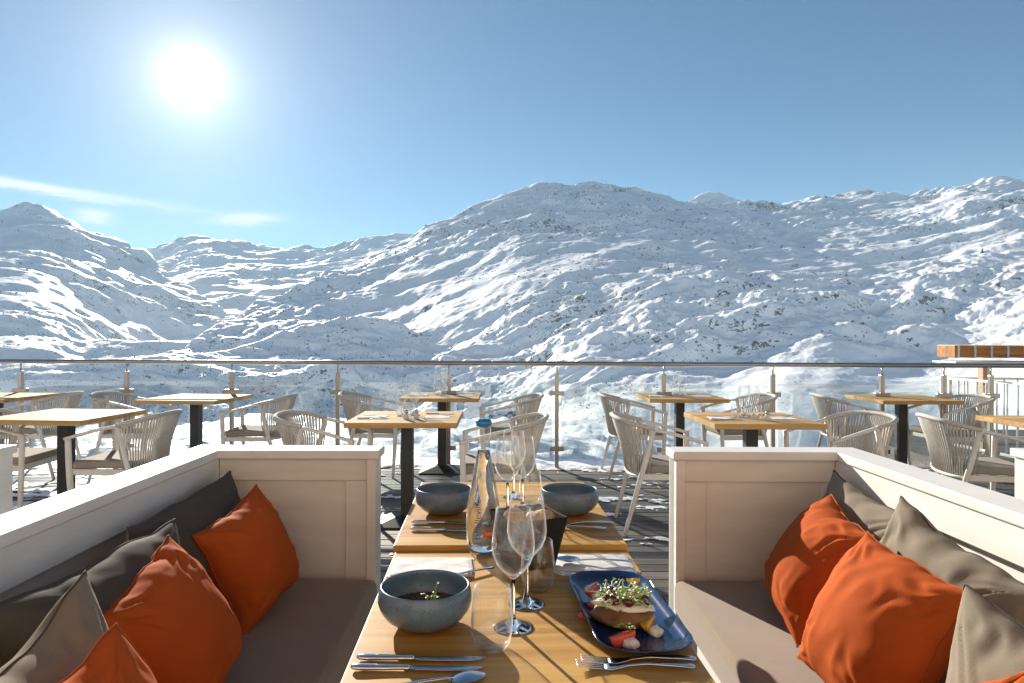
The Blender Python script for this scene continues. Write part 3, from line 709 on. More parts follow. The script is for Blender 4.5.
for u, v, lab in ((445, 513, 'empty blue grey bowl at the far left end, left of the water bottle'), (570, 513, 'empty blue grey bowl at the far right end, beyond the bread basket')):
    x, y, z = on_table(u, v, .762); dup(bw, (x, y, z), 1.0, lab)
sp = MB().lathe([(.0001, .0335), (.03, .0335), (.074, .033), (.0785, .0335)], 48).build('broth', 'soup', loc=bw.location); tag(sp, 'dark broth filling the bottom of the front bowl', 'soup')
def sprig(mb_s, mb_l, base, rg, h, lean=.5):
    p = Vector(base); pts = [p.copy()]; d = Vector((rg.uniform(-lean, lean), rg.uniform(-lean, lean), 1 if lean < 1 else rg.uniform(.1, .7))).normalized()
    for i in range(6):
        d = (d + Vector((rg.uniform(-.35, .35), rg.uniform(-.35, .35), rg.uniform(-.2, .1)))).normalized(); p = p + d * h / 6; pts.append(p.copy())
    mb_s.tube(pts, .0008, 5)
    for k in range(2):
        a = rg.uniform(0, 2 * PI); w = Vector((math.cos(a), math.sin(a), .3)) * rg.uniform(.004, .008); q = Vector((-math.sin(a), math.cos(a), 0)) * .003; e = pts[-1]
        mb_l.add([e, e + w * .5 + q, e + w, e + w * .5 - q, e + w * .5 + Vector((0, 0, .0012))], [(0, 1, 4), (1, 2, 4), (2, 3, 4), (3, 0, 4)])
rg = random.Random(2); a_, b_ = MB(), MB()
for i in range(7): sprig(a_, b_, (rg.uniform(.012, .024), rg.uniform(-.012, .004), 0), rg, rg.uniform(.025, .045))
sg = thing('garnish', 'tiny green sprout garnish floating in the broth bowl', 'garnish', (bw.location.x, bw.location.y, bw.location.z + .0335))
b_.build('leaves', 'leaf', sg); a_.build('stems', 'leaf', sg)

# plate: rounded rectangle with raised rim
def rrect(hx, hy, r, n=10):
    pts = []
    for cx, cy, a0 in ((hx - r, hy - r, 0), (-hx + r, hy - r, 90), (-hx + r, -hy + r, 180), (hx - r, -hy + r, 270)):
        for k in range(n + 1):
            a = R(a0 + 90 * k / n); pts.append((cx + r * math.cos(a), cy + r * math.sin(a)))
    return pts
def loft_rr(rings):
    vs, fs = [], []; n = None
    for hx, hy, r, z in rings:
        p = rrect(hx, hy, r); n = len(p); vs += [(a, b, z) for a, b in p]
    for i in range(len(rings) - 1):
        for k in range(n): fs.append((i * n + k, i * n + (k + 1) % n, (i + 1) * n + (k + 1) % n, (i + 1) * n + k))
    fs.append(tuple(reversed(range(n)))); fs.append(tuple(range((len(rings) - 1) * n, len(rings) * n)))
    return vs, fs
px, py = .243, 1.362
pl = MB(); pl.add(*loft_rr([(.058, .150, .04, .0), (.064, .158, .048, .002), (.079, .192, .058, .012), (.0865, .204, .064, .020), (.0875, .205, .065, .0215), (.0855, .203, .064, .0215), (.077, .190, .058, .0135), (.064, .165, .05, .0065), (.05, .14, .04, .0055)]), True)
PL = pl.build('plate', 'plate', loc=(px, py, .751), rz=R(4)); tag(PL, 'deep blue glazed rectangular plate with rounded corners on the right of the front table', 'plate')
def on_plate(u, v, z=.757): x, y, _ = on_table(u, v, z); return (x, y, z)
def blob(mb, r, seed, lump=.25, seg=24, rings=14, flatbottom=None):
    vs = []
    for i in range(rings + 1):
        th = PI * i / rings
        for k in range(seg):
            a = 2 * PI * k / seg; d = Vector((math.sin(th) * math.cos(a), math.sin(th) * math.sin(a), math.cos(th)))
            vs.append(d)
    A = np.array([v[:] for v in vs]); nn = 1 + lump * (fbm(A[:, 0] * 1.7 + 9 + A[:, 2], A[:, 1] * 1.7 + seed, seed, 3))
    A = A * nn[:, None] * np.array(r)
    if flatbottom is not None: A[:, 2] = np.maximum(A[:, 2], flatbottom)
    fs = [(i * seg + k, i * seg + (k + 1) % seg, (i + 1) * seg + (k + 1) % seg, (i + 1) * seg + k) for i in range(rings) for k in range(seg)]
    return mb.add(A.tolist(), fs, True)
TO = thing('open_sandwich', 'toasted bun with cream, dark berries and green sprouts on the blue plate', 'food', on_plate(623, 622), R(-14)); TO.scale = (1.16, 1.16, 1.12)
mb = MB(); blob(mb, (.052, .040, .018), 5, .13, 32, 18, -.012); mb.build('bun', 'toast', TO, loc=(0, 0, .0125))
mb = MB(); blob(mb, (.041, .029, .010), 8, .45, 40, 20, -.004); mb.build('cream_layer', 'cream', TO, loc=(0, .002, .031))
rg = random.Random(12)
br0 = None
for i in range(13):
    a = rg.uniform(0, 2 * PI); r = rg.uniform(.1, 1) ** .6
    p = (math.cos(a) * r * .038, math.sin(a) * r * .026, .041 + rg.uniform(0, .006)); 
    if br0 is None: mb = MB(); blob(mb, (.0085, .0085, .0078), 3, .12, 16, 10); br0 = mb.build('berry', 'berry', TO); o = br0
    else: o = dup(br0, parent=TO)
    o.location = p; k = rg.uniform(.95, 1.5); o.scale = (k, k, k); o.rotation_euler = (rg.random(), rg.random(), rg.random())
a_, b_ = MB(), MB()
for i in range(170):
    a = rg.uniform(0, 2 * PI); r = rg.random() ** .6
    sprig(a_, b_, (math.cos(a) * r * .036, math.sin(a) * r * .024, .041 + rg.uniform(0, .010)), rg, rg.uniform(.012, .030), 1.6)
o = a_.build('sprout_stems', 'sprout_stem', TO); o = b_.build('sprout_leaves', 'leaf', TO)
def wedge(mat, name, label, loc, rz, r=.024, tilt=.6):
    mb = MB(); n = 16; P = []
    for i in range(n + 1):
        ph = PI * i / n; ro = r * math.sin(ph) ** .9 + .0003; x = -r * math.cos(ph); ring = []
        for al in np.linspace(-36, 36, 9): ring.append((x, ro * math.sin(R(al)), -ro * math.cos(R(al))))
        for f in (.66, .33, .05, .33, .66): ring.append((x, ro * f * math.sin(R(36 if len(ring) < 12 else -36)), -ro * f * math.cos(R(36)) ))
        P.append(ring + [ring[0]])
    A_ = np.array(P); A_ += .0006 * fbm(A_[..., 0] * 300 + A_[..., 1] * 140, A_[..., 2] * 300, 5, 2)[..., None]
    mb.grid(A_); o = mb.build(name, mat, loc=loc, weld=True); o.rotation_euler = (tilt, R(-6), rz)
    return tag(o, label, 'fruit', 'citrus wedges on the blue plate')
def dollop(label, loc, r, seed):
    mb = MB(); blob(mb, (r * 1.05, r * .95, r * .72), seed, .22, 32, 20, -r * .4); o = mb.build('cream_dollop', 'cream', loc=(loc[0], loc[1], loc[2] + r * .35)); return tag(o, label, 'cream', 'cream dollops on the blue plate')
def pl_at(u, v, dz): x, y, z = on_plate(u, v); return (x, y, z + dz)
dollop('cream dollop under the red wedge at the front of the blue plate', pl_at(632, 646, 0), .0135, 21)
wedge('red_citrus', 'citrus_wedge', 'red citrus wedge at the front edge of the blue plate', pl_at(624, 646, .022), R(22), .026)
dollop('cream dollop under the yellow wedge on the blue plate', pl_at(657, 634, 0), .0135, 22)
wedge('yellow_citrus', 'citrus_wedge', 'yellow citrus wedge on the right of the blue plate', pl_at(652, 632, .023), R(58), .022)
dollop('cream dollop under the red wedge at the back of the blue plate', pl_at(600, 601, .003), .0155, 23)
wedge('red_citrus', 'citrus_wedge', 'red citrus wedge at the far left of the blue plate', pl_at(595, 599, .028), R(60), .024)
wedge('yellow_citrus', 'citrus_wedge', 'yellow citrus slice lying on the sandwich at its back', pl_at(634, 603, .052), R(-10), .014)
mb = MB(); blob(mb, (.010, .009, .0045), 31, .15, 20, 10, -.002); tag(mb.build('berry_gel', 'red_gel', loc=pl_at(583, 619, .0075)), 'small red gel drop at the left rim of the blue plate', 'sauce', 'red gel drops')
mb = MB(); blob(mb, (.012, .011, .006), 32, .15, 20, 10, -.002); tag(mb.build('berry_gel', 'red_gel', loc=pl_at(594, 607, .006)), 'larger red gel drop behind the toasted bun', 'sauce', 'red gel drops')
a_, b_ = MB(), MB()
for i in range(14): sprig(a_, b_, (rg.uniform(-.012, .012), rg.uniform(-.004, .004), 0), rg, .012)
o = b_.build('leaf_garnish', 'leaf', loc=pl_at(626, 645, .024)); tag(o, 'small green leaves on the front red wedge', 'garnish')

# glasses
def make_wine(label, group, loc):
    t = thing('wine_glass', label, 'wine glass', loc, 0, group)
    o = [(.0001, .0935), (.0042, .0925), (.010, .0975), (.020, .106), (.032, .120), (.0395, .138), (.0415, .155), (.0400, .178), (.0362, .205), (.0335, .2265)]
    i = [(.0329, .2272), (.0324, .2262), (.0352, .205), (.0390, .178), (.0404, .155), (.0384, .138), (.0310, .121), (.0190, .1075), (.0085, .1000), (.0001, .0975)]
    MB().lathe(o + i, 44).build('bowl', 'glass', t)
    st = [(.0001, .0), (.036, .0), (.0388, .0010), (.0388, .0020), (.025, .0042), (.010, .0085), (.0052, .018), (.0038, .035), (.0035, .070), (.0041, .0915), (.0001, .0922)]
    MB().lathe(st, 40).build('stem', 'solid_glass', t); return t
def tumbler_mesh(mb):
    o = [(.0001, .0), (.022, .0), (.026, .002), (.0325, .012), (.0370, .030), (.0378, .048), (.0362, .072), (.0335, .096), (.0322, .110)]
    i = [(.0314, .1105), (.0311, .1095), (.0324, .096), (.0350, .072), (.0366, .048), (.0358, .031), (.0312, .0145), (.024, .008), (.0001, .007)]
    mb.lathe(o + i, 44)
WG = make_wine('tall empty wine glass standing nearest on the front table', 'wine glasses on the front tables', on_table(514, 627))
for u, v, z, lab in ((527.5, 604, .75, 'empty wine glass just behind the nearest one'), (508, 512, .762, 'far wine glass close to the right of the water bottle'), (523, 508, .762, 'far wine glass behind the bread basket'), (514, 497, .762, 'farthest wine glass, between the two empty bowls')):
    dup(WG, on_table(u, v, z), .3, lab)
mb = MB(); tumbler_mesh(mb); TU = mb.build('water_tumbler', 'glass', loc=on_table(493, 648)); tag(TU, 'rounded water tumbler at the front edge beside the broth bowl', 'tumbler', 'water tumblers on the front tables')
for u, v, z, lab in ((538.5, 590, .75, 'rounded water tumbler behind the wine glasses, left of the blue plate'), (531, 503, .762, 'rounded water tumbler on the far table behind the bread basket')):
    dup(TU, on_table(u, v, z), .5, lab)

# water bottle
BP = [(.0001, .004), (.024, .002), (.031, .0), (.036, .004), (.0405, .018), (.0438, .045), (.0448, .070), (.0435, .100), (.0405, .130), (.0355, .160), (.0300, .190), (.0250, .218), (.0205, .246), (.0160, .272), (.0130, .295), (.0122, .312), (.0140, .314), (.0145, .322), (.0125, .326)]
bx_, by_ = on_table(484, 553)[:2]
BT_ = thing('water_bottle', 'clear glass swing top water bottle with blue stopper and blue lettering', 'bottle', (bx_, by_, .7505))
MB().lathe(BP, 56).build('glass_body', 'bottle', BT_)
def brad(z):
    return float(np.interp(z, [p[1] for p in BP[3:]], [p[0] for p in BP[3:]]))
def m_water():
    m, nt, out = newmat('water'); r = N(nt, 'ShaderNodeBsdfGlass'); r.inputs['IOR'].default_value = 1.33; r.inputs['Roughness'].default_value = 0; r.inputs[0].default_value = (.97, .985, .99, 1)
    L(nt, r.outputs[0], out.inputs[0]); return m
M['water'] = m_water()
wp = [(.0001, .0085), (.028, .009), (.034, .014), (.038, .022)] + [(brad(z) - .0022, z) for z in (.045, .07, .1, .13, .16, .19, .215, .24, .265)] + [(.0001, .2652)]
MB().lathe(wp, 48).build('water', 'water', BT_)
MB().lathe([(.0001, .3240), (.010, .3240), (.0140, .326), (.0195, .330), (.0215, .336), (.0195, .343), (.014, .346), (.0001, .3465)], 28).build('stopper', 'blue_cap', BT_)
wr = MB()
for s in (-1, 1): wr.tube([(.0155 * s, 0, .342), (.0185 * s, -.003, .325), (.0165 * s, -.006, .300), (.0145 * s, -.004, .285), (.0165 * s, .004, .27)], .0011, 6)
wr.tube([(.0165 * math.cos(a), .0165 * math.sin(a), .285) for a in np.linspace(0, 2 * PI, 25)], .0011, 6); wr.build('wire_bail', 'cutlery', BT_)
def bottle_text(txt, z0, size, phi0, mat, name, vertical=True):
    cu = bpy.data.curves.new(name, 'FONT'); cu.body = txt; cu.size = size; cu.extrude = 0; cu.resolution_u = 3
    ob = bpy.data.objects.new(name, cu); COL.objects.link(ob); dg = bpy.context.evaluated_depsgraph_get(); dg.update()
    me = bpy.data.meshes.new_from_object(ob.evaluated_get(dg)); bpy.data.objects.remove(ob); bpy.data.curves.remove(cu)
    bm = bmesh.new(); bm.from_mesh(me); bmesh.ops.triangulate(bm, faces=bm.faces)
    bmesh.ops.subdivide_edges(bm, edges=[e for e in bm.edges if e.calc_length() > .004], cuts=2)
    for v in bm.verts:
        a, b = v.co.x, v.co.y
        z, arc = (z0 + a, -b) if vertical else (z0 + b, a)
        r = brad(z) + .0006; ph = phi0 + arc / max(brad(z0), .02)
        v.co = (r * math.sin(ph), -r * math.cos(ph), z)
    bm.to_mesh(me); bm.free(); me.materials.append(M[mat])
    o = bpy.data.objects.new(name, me); COL.objects.link(o); o.parent = BT_; return o
bottle_text('labelleville', .046, .0245, -.12, 'ink_blue', 'lettering')
for k, zz in enumerate((.026, .033)): bottle_text('eau filtr\u00e9e', zz, .0075, -.75, 'ink_blue', 'small_lettering', False)
# orange splash mark
om = MB(); vs = [(0, 0)]; 
for k in range(36):
    a = 2 * PI * k / 36; rr = 1 + .14 * math.sin(3 * a + 1) + .08 * math.sin(7 * a); vs.append((math.cos(a) * .027 * rr, math.sin(a) * .0105 * rr))
def wrap(pts, z0, phi0, off):
    out = []
    for a, b in pts:
        z = z0 + b; r = brad(z) + off; ph = phi0 + a / .044; out.append((r * math.sin(ph), -r * math.cos(ph), z))
    return out
om.add(wrap(vs, .060, .52, .0009), [(0, k, k % 36 + 1) for k in range(1, 37)]); om.build('splash_mark', 'ink_orange', BT_)
sw = MB(); path = [(-.018 + .036 * k / 40, .0042 * math.sin(k * .95) + .001) for k in range(41)]; sw.tube(wrap(path, .060, .52, .0016), .0009, 5); sw.build('script_mark', 'ink_white', BT_)

# bread basket
BK = thing('bread_basket', 'black tapered square basket with bread rolls behind the wine glasses', 'basket', (.062, 1.675, .751), R(24))
mb = MB(); z1 = .125
rings = [(.050, .0), (.073, z1), (.069, z1), (.047, .006)]
vs = [(sx * h, sy * h, z) for h, z in rings for sx, sy in ((-1, -1), (1, -1), (1, 1), (-1, 1))]
fs = [(3, 2, 1, 0)] + [(i * 4 + k, i * 4 + (k + 1) % 4, (i + 1) * 4 + (k + 1) % 4, (i + 1) * 4 + k) for i in range(3) for k in range(4)] + [(12, 13, 14, 15)]
mb.add(vs, fs); mb.build('basket_body', 'basket', BK, bevel=.002)
for k, (x, y, z, r, rz, lab) in enumerate(((.030, -.012, .105, (.042, .030, .026), .4, 'golden bread roll at the right side of the black basket'), (-.030, .014, .110, (.036, .028, .026), 1.4, 'golden bread roll at the left side of the black basket'), (.01, .03, .085, (.04, .03, .026), 2.2, 'bread roll deepest in the black basket'))):
    mb = MB(); blob(mb, r, 40 + k, .16, 28, 16); p = Matrix.Rotation(R(24), 3, 'Z') @ Vector((x, y, z))
    tag(mb.build('bread_roll', 'crust', loc=(BK.location.x + p.x, BK.location.y + p.y, .751 + p.z), rz=rz), lab, 'bread', 'bread rolls in the basket')

# napkins: folded cloth, rumpled
def napkin(w, d, seed, layers=2):
    mb = MB()
    for l in range(layers):
        nx, ny = 36, 20; a, b = np.meshgrid(np.linspace(-w / 2 + l * .006, w / 2 - l * .004, nx), np.linspace(-d / 2 + l * .003, d / 2 - l * .006, ny), indexing='ij')
        z = .0035 + l * .0035 + .0016 * fbm(a * 18, b * 22, seed + l, 3) 
        edge = np.minimum.reduce([a - a.min(), a.max() - a, b - b.min(), b.max() - b]); z = z - .0026 * np.exp(-edge / .005)
        bx = a + .003 * fbm(b * 14, a * 3, seed + 5 + l, 2); by = b + .004 * fbm(a * 9, b * 3, seed + 9 + l, 2)
        mb.grid(np.stack([bx, by, z], -1))
        low = np.stack([bx, by, np.full_like(z, .0006 + l * .0034)], -1); mb.grid(low)
        for sl in ((slice(0, 1), slice(None)), (slice(-1, None), slice(None)), (slice(None), slice(0, 1)), (slice(None), slice(-1, None))):
            t = np.stack([bx, by, z], -1)[sl].reshape(-1, 3); q = low[sl].reshape(-1, 3); mb.grid(np.stack([t, q], 0))
    return mb
GN = 'white napkins on the front table'
tag(napkin(.200, .135, 1).build('napkin', 'linen', loc=(-.168, 1.645, .7505), rz=R(2)), 'folded white napkin behind the broth bowl', 'napkin', GN)
NR = napkin(.190, .135, 4).build('napkin', 'linen', loc=(.222, 1.675, .7505), rz=R(-2)); tag(NR, 'folded white napkin behind the blue plate', 'napkin', GN)

# cutlery, along +X from handle end
def loft(mb, secs, seg=10):
    """secs: x, y, z, half width, half thickness"""
    vs = [(x, y + w * math.cos(2 * PI * k / seg), z + h * math.sin(2 * PI * k / seg)) for x, y, z, w, h in secs for k in range(seg)]; n = len(secs)
    fs = [(i * seg + k, i * seg + (k + 1) % seg, (i + 1) * seg + (k + 1) % seg, (i + 1) * seg + k) for i in range(n - 1) for k in range(seg)] + [tuple(reversed(range(seg))), tuple(range((n - 1) * seg, n * seg))]
    return mb.add(vs, fs, True)
def knife(label, loc, rz, group, bl='blade'):
    t = thing('table_knife', label, 'knife', loc, rz, group)
    mb = MB(); loft(mb, [(0, 0, .006, .003, .002), (.004, 0, .006, .0075, .0046), (.02, 0, .0055, .0082, .005), (.06, 0, .005, .0068, .0042), (.088, 0, .005, .0058, .0040), (.093, 0, .005, .0075, .0048), (.098, 0, .005, .0055, .0036)], 14); mb.build('handle', 'cutlery', t)
    mb = MB(); loft(mb, [(.096, 0, .0048, .0046, .002), (.110, -.001, .0045, .0078, .0011), (.150, -.0012, .0042, .0088, .0010), (.195, -.0005, .0036, .0085, .0009), (.212, .002, .0034, .0055, .0008), (.220, .0045, .0032, .001, .0004)], 12); mb.build('blade', bl, t)
    return t
def fork(label, loc, rz, group):
    t = thing('fork', label, 'fork', loc, rz, group)
    mb = MB(); loft(mb, [(0, 0, .006, .004, .0012), (.004, 0, .006, .0085, .0016), (.03, 0, .008, .0075, .0018), (.08, 0, .009, .0038, .0020), (.11, 0, .006, .0030, .0018), (.128, 0, .0035, .0085, .0014), (.140, 0, .0028, .0115, .0011), (.152, 0, .003, .0120, .0010)], 12); mb.build('handle', 'cutlery', t)
    mb = MB()
    for k in range(4):
        y = -.0098 + k * .0065; mb.tube([(.150, y, .0030), (.175, y, .0050), (.198, y * .96, .0090)], [.0019, .0016, .0008], 7, .7)
    mb.build('tines', 'cutlery', t); return t
def spoon(label, loc, rz, group, flip=1):
    t = thing('spoon', label, 'spoon', loc, rz, group)
    mb = MB(); loft(mb, [(0, 0, .006, .004, .0012), (.004, 0, .006, .0085, .0016), (.03, 0, .008, .0075, .0018), (.08, 0, .009, .0036, .0020), (.115, 0, .007, .0030, .0018), (.130, 0, .0055, .0040, .0016)], 12); mb.build('handle', 'cutlery', t)
    n, mq = 18, 14; P = np.zeros((n, mq + 1, 3))
    for i in range(n):
        r = i / (n - 1)
        for k in range(mq + 1):
            a = 2 * PI * k / mq; P[i, k] = (.156 + .030 * r * math.cos(a), .0195 * r * math.sin(a) * (1 - .12 * math.cos(a)), .0085 - flip * .0075 * (1 - r * r) if flip > 0 else .0015 + .0075 * (1 - r * r))
    mb = MB(); mb.grid(P); Q = P.copy(); Q[..., 2] += .0009; mb.grid(Q); mb.build('bowl', 'cutlery', t); return t
GC = 'cutlery on the front tables'
x, y, z = on_table(358, 661); K1 = knife('table knife lying farther of the two at the front left edge', (x, y, .7506), R(0), GC)
x, y, z = on_table(352, 671); dup(K1, (x, y, .7506), R(.5), 'table knife lying nearer to the front left edge of the table')
x, y, z = on_table(452, 668.5); SP1 = spoon('spoon lying across the knives at the bottom edge', (-.200, 1.045, .7535), R(22), GC, flip=-1)
x, y, z = on_table(697, 661); FK = fork('fork lying just in front of the blue plate', (x, y, .7506), R(182), GC)
x, y, z = on_table(696, 669); dup(FK, (x, y, .7506), R(179), 'fork lying nearest the bottom right of the table')
x, y, z = on_table(412, 524, .762); dup(K1, (x, y, .7626), R(-1), 'table knife on the left of the far table, upper one')
x, y, z = on_table(411, 531, .762); dup(K1, (x, y, .7626), R(-4), 'table knife on the left of the far table, lower one')
x, y, z = on_table(614, 524, .762); dup(FK, (x, y, .7626), R(183), 'fork on the right of the far table beyond the bread basket')
x, y, z = on_table(607, 530, .762); SP2 = spoon('spoon on the right of the far table beyond the bread basket', (x, y, .7626), R(172), GC)
SP3 = dup(SP2, (.315, 1.652, .7595), R(176), 'spoon lying on the napkin behind the blue plate')
dup(FK, (.32, 1.60, .7515), R(184), 'fork between the napkin and the blue plate')
dup(SP2, (-.02, 1.63, .7515), R(215), 'spoon with its handle beside the napkin behind the broth bowl')

# settings on the four laid terrace tables
def far_setting(tx, ty, where, seed):
    rg = random.Random(seed); rz = R(.5)
    for sx in (-1, 1):
        side = 'left' if sx < 0 else 'right'
        nk = napkin(.17, .15, seed + sx, 1).build('napkin', 'linen', loc=(tx + sx * .22, ty - .02, .7505), rz=R(sx * 4)); tag(nk, f'white napkin at the {side} place of {where}', 'napkin', 'napkins on the laid terrace tables')
        dup(FK, (tx + sx * .22 - .09, ty - .02 + .04 * sx, .7560), R(8 * sx), f'fork on the {side} napkin of {where}', 'cutlery on the laid terrace tables')
        dup(K1, (tx + sx * .22 - .11, ty + sx * .16, .7506), R(3 * sx), f'dark looking knife at the {side} place of {where}', 'cutlery on the laid terrace tables')
        dup(TU, (tx + sx * .035 - .03, ty - .10 * sx, .7505), 0, f'water tumbler among the glasses in the middle of {where}', f'tumblers on {where}')
    for k in range(3):
        dup(WG, (tx + [-.04, .045, .02][k], ty + [.02, .06, .17][k], .7505), 0, f'empty wine glass in the cluster on {where}', f'wine glasses on {where}')
sh = MB().lathe([(.0001, 0), (.017, 0), (.018, .004), (.015, .03), (.0125, .045), (.0001, .046)], 20); SHK = thing('salt_shaker', 'small salt shaker beside the glasses on the nearer laid table left of centre', 'shaker', (-.665, 4.70, .7505), 0, 'shakers on the laid tables')
sh.build('glass_body', 'glass_edge', SHK); MB().lathe([(.013, .0455), (.0145, .046), (.0145, .058), (.010, .066), (.0001, .068)], 20).build('cap', 'blade', SHK)
dup(SHK, (-.60, 4.74, .7505), 0, 'small pepper shaker just right of the salt on the nearer laid table')
dup(SHK, (1.83, 4.72, .7505), 0, 'small shaker on the laid table behind the right booth panel')
far_setting(-.68, 4.88, 'the nearer laid table left of centre', 1)
far_setting(-.60, 6.78, 'the railing table left of centre', 2)
far_setting(1.755, 6.78, 'the railing table right of centre', 3)
far_setting(1.77, 4.88, 'the laid table behind the right booth', 4)

# ------------------------------------------------------------------ stair corner beyond the railing on the right
BL = thing('timber_ledge', 'thick orange brown timber ledge with pale straps on tall posts beyond the railing', 'ledge', (5.53, 8.35, 0))
mb = MB().box(0, 2.6, 0, .35, 1.105, 1.255).build('beam', 'plank_wood', BL, bevel=.006)
for k in range(8): MB().box(.03 + .19 * k + .012 * k, .055 + .19 * k + .012 * k, -.006, .356, 1.100, 1.26).build('strap', 'pale_wood', mb)
MB().box(-.22, 2.6, -.35, .10, 1.045, 1.068).build('pale_board', 'pale_wood', BL, bevel=.004)
for x0 in (.38, 1.0):
    MB().box(x0, x0 + .05, .05, .15, -3, 1.044).build('post', 'tan_post', BL, bevel=.004)
    MB().box(x0 + .052, x0 + .11, .06, .14, -3, 1.044).build('post_cladding', 'pale_wood', BL, bevel=.004)
def baluster_rail(label, a, b, n, z0, z1, mat, group):
    t = thing('baluster_railing', label, 'railing', a, math.atan2(b[1] - a[1], b[0] - a[0]), group); ln = math.hypot(b[0] - a[0], b[1] - a[1])
    MB().box(0, ln, -.018, .018, z1 - .03, z1).build('top_rail', mat, t, bevel=.004); MB().box(0, ln, -.015, .015, z0, z0 + .03).build('bottom_rail', mat, t, bevel=.004)
    b0 = None
    for k in range(n):
        x = ln * (k + .5) / n
        if b0 is None: b0 = MB().tube([(0, 0, z0 + .03), (0, 0, z1 - .03)], .011, 8).build('baluster', mat, t); o = b0
        else: o = dup(b0, parent=t)
        o.location = (x, 0, 0)
    return t
baluster_rail('white baluster railing running towards the viewer beyond the glass railing', (5.47, 8.6, 0), (5.62, 7.05, 0), 11, .03, .86, 'white', 'baluster railings of the stair corner')
baluster_rail('white baluster railing farther back below the timber ledge', (5.95, 9.2, 0), (8.2, 9.1, 0), 13, .0, .82, 'white', 'baluster railings of the stair corner')
g = MB().box(5.0, 9.4, 7.1, 10.5, -.25, -.05); tag(g.build('landing', 'deck'), kind='structure')

# ------------------------------------------------------------------ haze
def build_haze():
    m, nt, out = newmat('thin mountain haze'); v = N(nt, 'ShaderNodeVolumePrincipled')
    v.inputs['Color'].default_value = (.70, .90, 1, 1); v.inputs['Density'].default_value = 4.0e-5; v.inputs['Anisotropy'].default_value = .05
    L(nt, v.outputs[0], out.inputs['Volume'])
    o = MB().box(-20000, 20000, -3100, 8700, -420, 1350).build('haze', m); tag(o, 'thin pale haze in front of the far mountains', 'haze', kind='stuff'); o.display_type = 'WIRE'
build_haze()

# ------------------------------------------------------------------ world, sun, camera
w = bpy.data.worlds.new('World'); S.world = w; w.use_nodes = True; nt = w.node_tree; nt.nodes.clear()
out = nt.nodes.new('ShaderNodeOutputWorld'); bg = nt.nodes.new('ShaderNodeBackground')
sky = nt.nodes.new('ShaderNodeTexSky'); sky.sky_type = 'NISHITA'; sky.sun_disc = False
sky.sun_elevation = R(SUN_EL); sky.sun_rotation = R(SUN_AZ); sky.altitude = 2300; sky.air_density = 1.0; sky.dust_density = .15; sky.ozone_density = 1.6
SD = Vector((math.sin(R(SUN_AZ)) * math.cos(R(SUN_EL)), math.cos(R(SUN_AZ)) * math.cos(R(SUN_EL)), math.sin(R(SUN_EL))))
def wm(op, a, b=None, c=None, clamp=False):
    n = nt.nodes.new('ShaderNodeMath'); n.operation = op; n.use_clamp = clamp
    for i, q in enumerate((a, b, c)):
        if q is None: continue
        if isinstance(q, (int, float)): n.inputs[i].default_value = q
        else: nt.links.new(q, n.inputs[i])
    return n.outputs[0]
tc = nt.nodes.new('ShaderNodeTexCoord'); nm = nt.nodes.new('ShaderNodeVectorMath'); nm.operation = 'NORMALIZE'; nt.links.new(tc.outputs['Generated'], nm.inputs[0])
sx = nt.nodes.new('ShaderNodeSeparateXYZ'); nt.links.new(nm.outputs[0], sx.inputs[0])
az = wm('ARCTAN2', sx.outputs[0], sx.outputs[1]); el = wm('ARCSINE', sx.outputs[2])
azd = wm('MULTIPLY', az, 180 / PI); eld = wm('MULTIPLY', el, 180 / PI)
# thin clouds, in azimuth / elevation of the sky
cb = nt.nodes.new('ShaderNodeCombineXYZ'); nt.links.new(wm('MULTIPLY', azd, .16), cb.inputs[0]); nt.links.new(wm('MULTIPLY', eld, .9), cb.inputs[1])
nz = nt.nodes.new('ShaderNodeTexNoise'); nz.inputs['Scale'].default_value = 1.3; nz.inputs['Detail'].default_value = 7; nz.inputs['Roughness'].default_value = .6; nz.inputs['Distortion'].default_value = .6
nt.links.new(cb.outputs[0], nz.inputs['Vector'])
nf = nz.outputs['Fac']
def gauss2(a0, e0, wa, we, tilt=0):
    da = wm('SUBTRACT', azd, a0); de = wm('SUBTRACT', wm('SUBTRACT', eld, e0), wm('MULTIPLY', da, tilt))
    de = wm('ADD', de, wm('MULTIPLY', wm('SUBTRACT', nf, .5), we * 2.2))
    q = wm('ADD', wm('POWER', wm('ABSOLUTE', wm('DIVIDE', da, wa)), 2.), wm('POWER', wm('ABSOLUTE', wm('DIVIDE', de, we)), 2.))
    return wm('EXPONENT', wm('MULTIPLY', q, -1.))
cl = wm('ADD', wm('ADD', wm('MULTIPLY', gauss2(-36, 10.45, 8.5, .34, -.06), 1.3), wm('MULTIPLY', gauss2(-20.8, 9.3, 2.2, .40, .10), 1.3)), wm('MULTIPLY', gauss2(-31, 8.75, 1.1, .45), 1.2))
cl = wm('MULTIPLY', cl, wm('MULTIPLY_ADD', nf, 2.6, -.45), clamp=True)
mixc = nt.nodes.new('ShaderNodeMix'); mixc.data_type = 'RGBA'; nt.links.new(wm('MULTIPLY', cl, .85), mixc.inputs[0]); tint = nt.nodes.new('ShaderNodeMix'); tint.data_type = 'RGBA'; tint.blend_type = 'MULTIPLY'; tint.inputs[0].default_value = 1; nt.links.new(sky.outputs[0], tint.inputs[6]); tint.inputs[7].default_value = (.37, .735, .89, 1); nt.links.new(tint.outputs[2], mixc.inputs[6]); mixc.inputs[7].default_value = (8, 8.6, 9, 1)
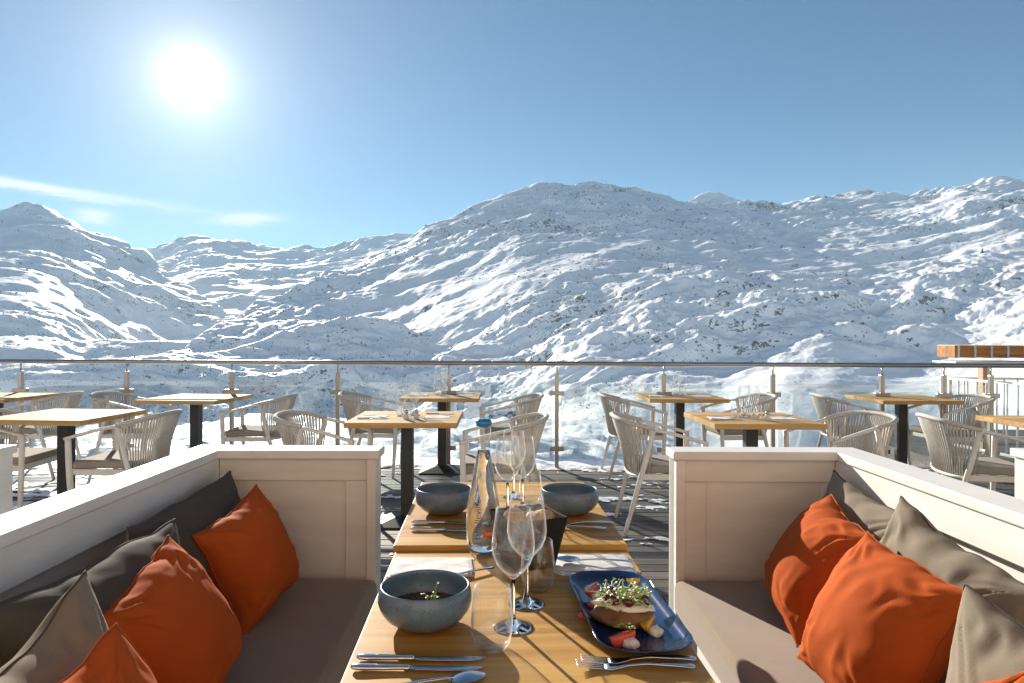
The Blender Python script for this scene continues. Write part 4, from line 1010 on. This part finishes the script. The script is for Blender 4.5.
nt.links.new(mixc.outputs[2], bg.inputs[0]); bg.inputs[1].default_value = .05
# the sun's own bright disc and aureole
dt = nt.nodes.new('ShaderNodeVectorMath'); dt.operation = 'DOT_PRODUCT'; nt.links.new(nm.outputs[0], dt.inputs[0]); dt.inputs[1].default_value = SD
d = wm('MAXIMUM', dt.outputs['Value'], 0.0)
glow = 0.0
for k_, a_2 in ((2500., .50), (800., .11), (300., .11), (110., .08), (40., .055), (12., .035), (4., .02)):
    glow = wm('ADD', wm('MULTIPLY', wm('POWER', d, k_), a_2), glow)
bg2 = nt.nodes.new('ShaderNodeBackground'); bg2.inputs[0].default_value = (1, .95, .86, 1); nt.links.new(glow, bg2.inputs[1])
ad = nt.nodes.new('ShaderNodeAddShader'); nt.links.new(bg.outputs[0], ad.inputs[0]); nt.links.new(bg2.outputs[0], ad.inputs[1]); nt.links.new(ad.outputs[0], out.inputs[0])

ld = bpy.data.lights.new('sun', 'SUN'); ld.energy = 5.0; ld.angle = R(.53); ld.color = (1.0, .915, .79)
lo = bpy.data.objects.new('sun', ld); COL.objects.link(lo); lo.rotation_euler = (-SD).to_track_quat('-Z', 'Y').to_euler(); lo.location = SD * 50

cd = bpy.data.cameras.new('camera'); cam = bpy.data.objects.new('camera', cd); COL.objects.link(cam)
cd.sensor_width = 36; cd.lens = 24; cd.clip_start = .05; cd.clip_end = 30000
cd.shift_x = 9 / 1024; cd.shift_y = -1.5 / 1024
cam.location = (0, 0, EYE); cam.rotation_euler = (R(90), R(-.2), 0)
S.camera = cam
S.view_settings.view_transform = 'Standard'; S.view_settings.look = 'None'; S.view_settings.gamma = 1; S.view_settings.exposure = 1.12
S.render.engine = 'CYCLES'; C = S.cycles
C.use_denoising = True
try: C.denoiser = 'OPENIMAGEDENOISE'
except Exception: pass
C.max_bounces = 10; C.transparent_max_bounces = 40; C.transmission_bounces = 8; C.glossy_bounces = 4; C.diffuse_bounces = 4
C.volume_bounces = 1; C.caustics_reflective = False; C.caustics_refractive = False; C.sample_clamp_indirect = 6; C.blur_glossy = .5
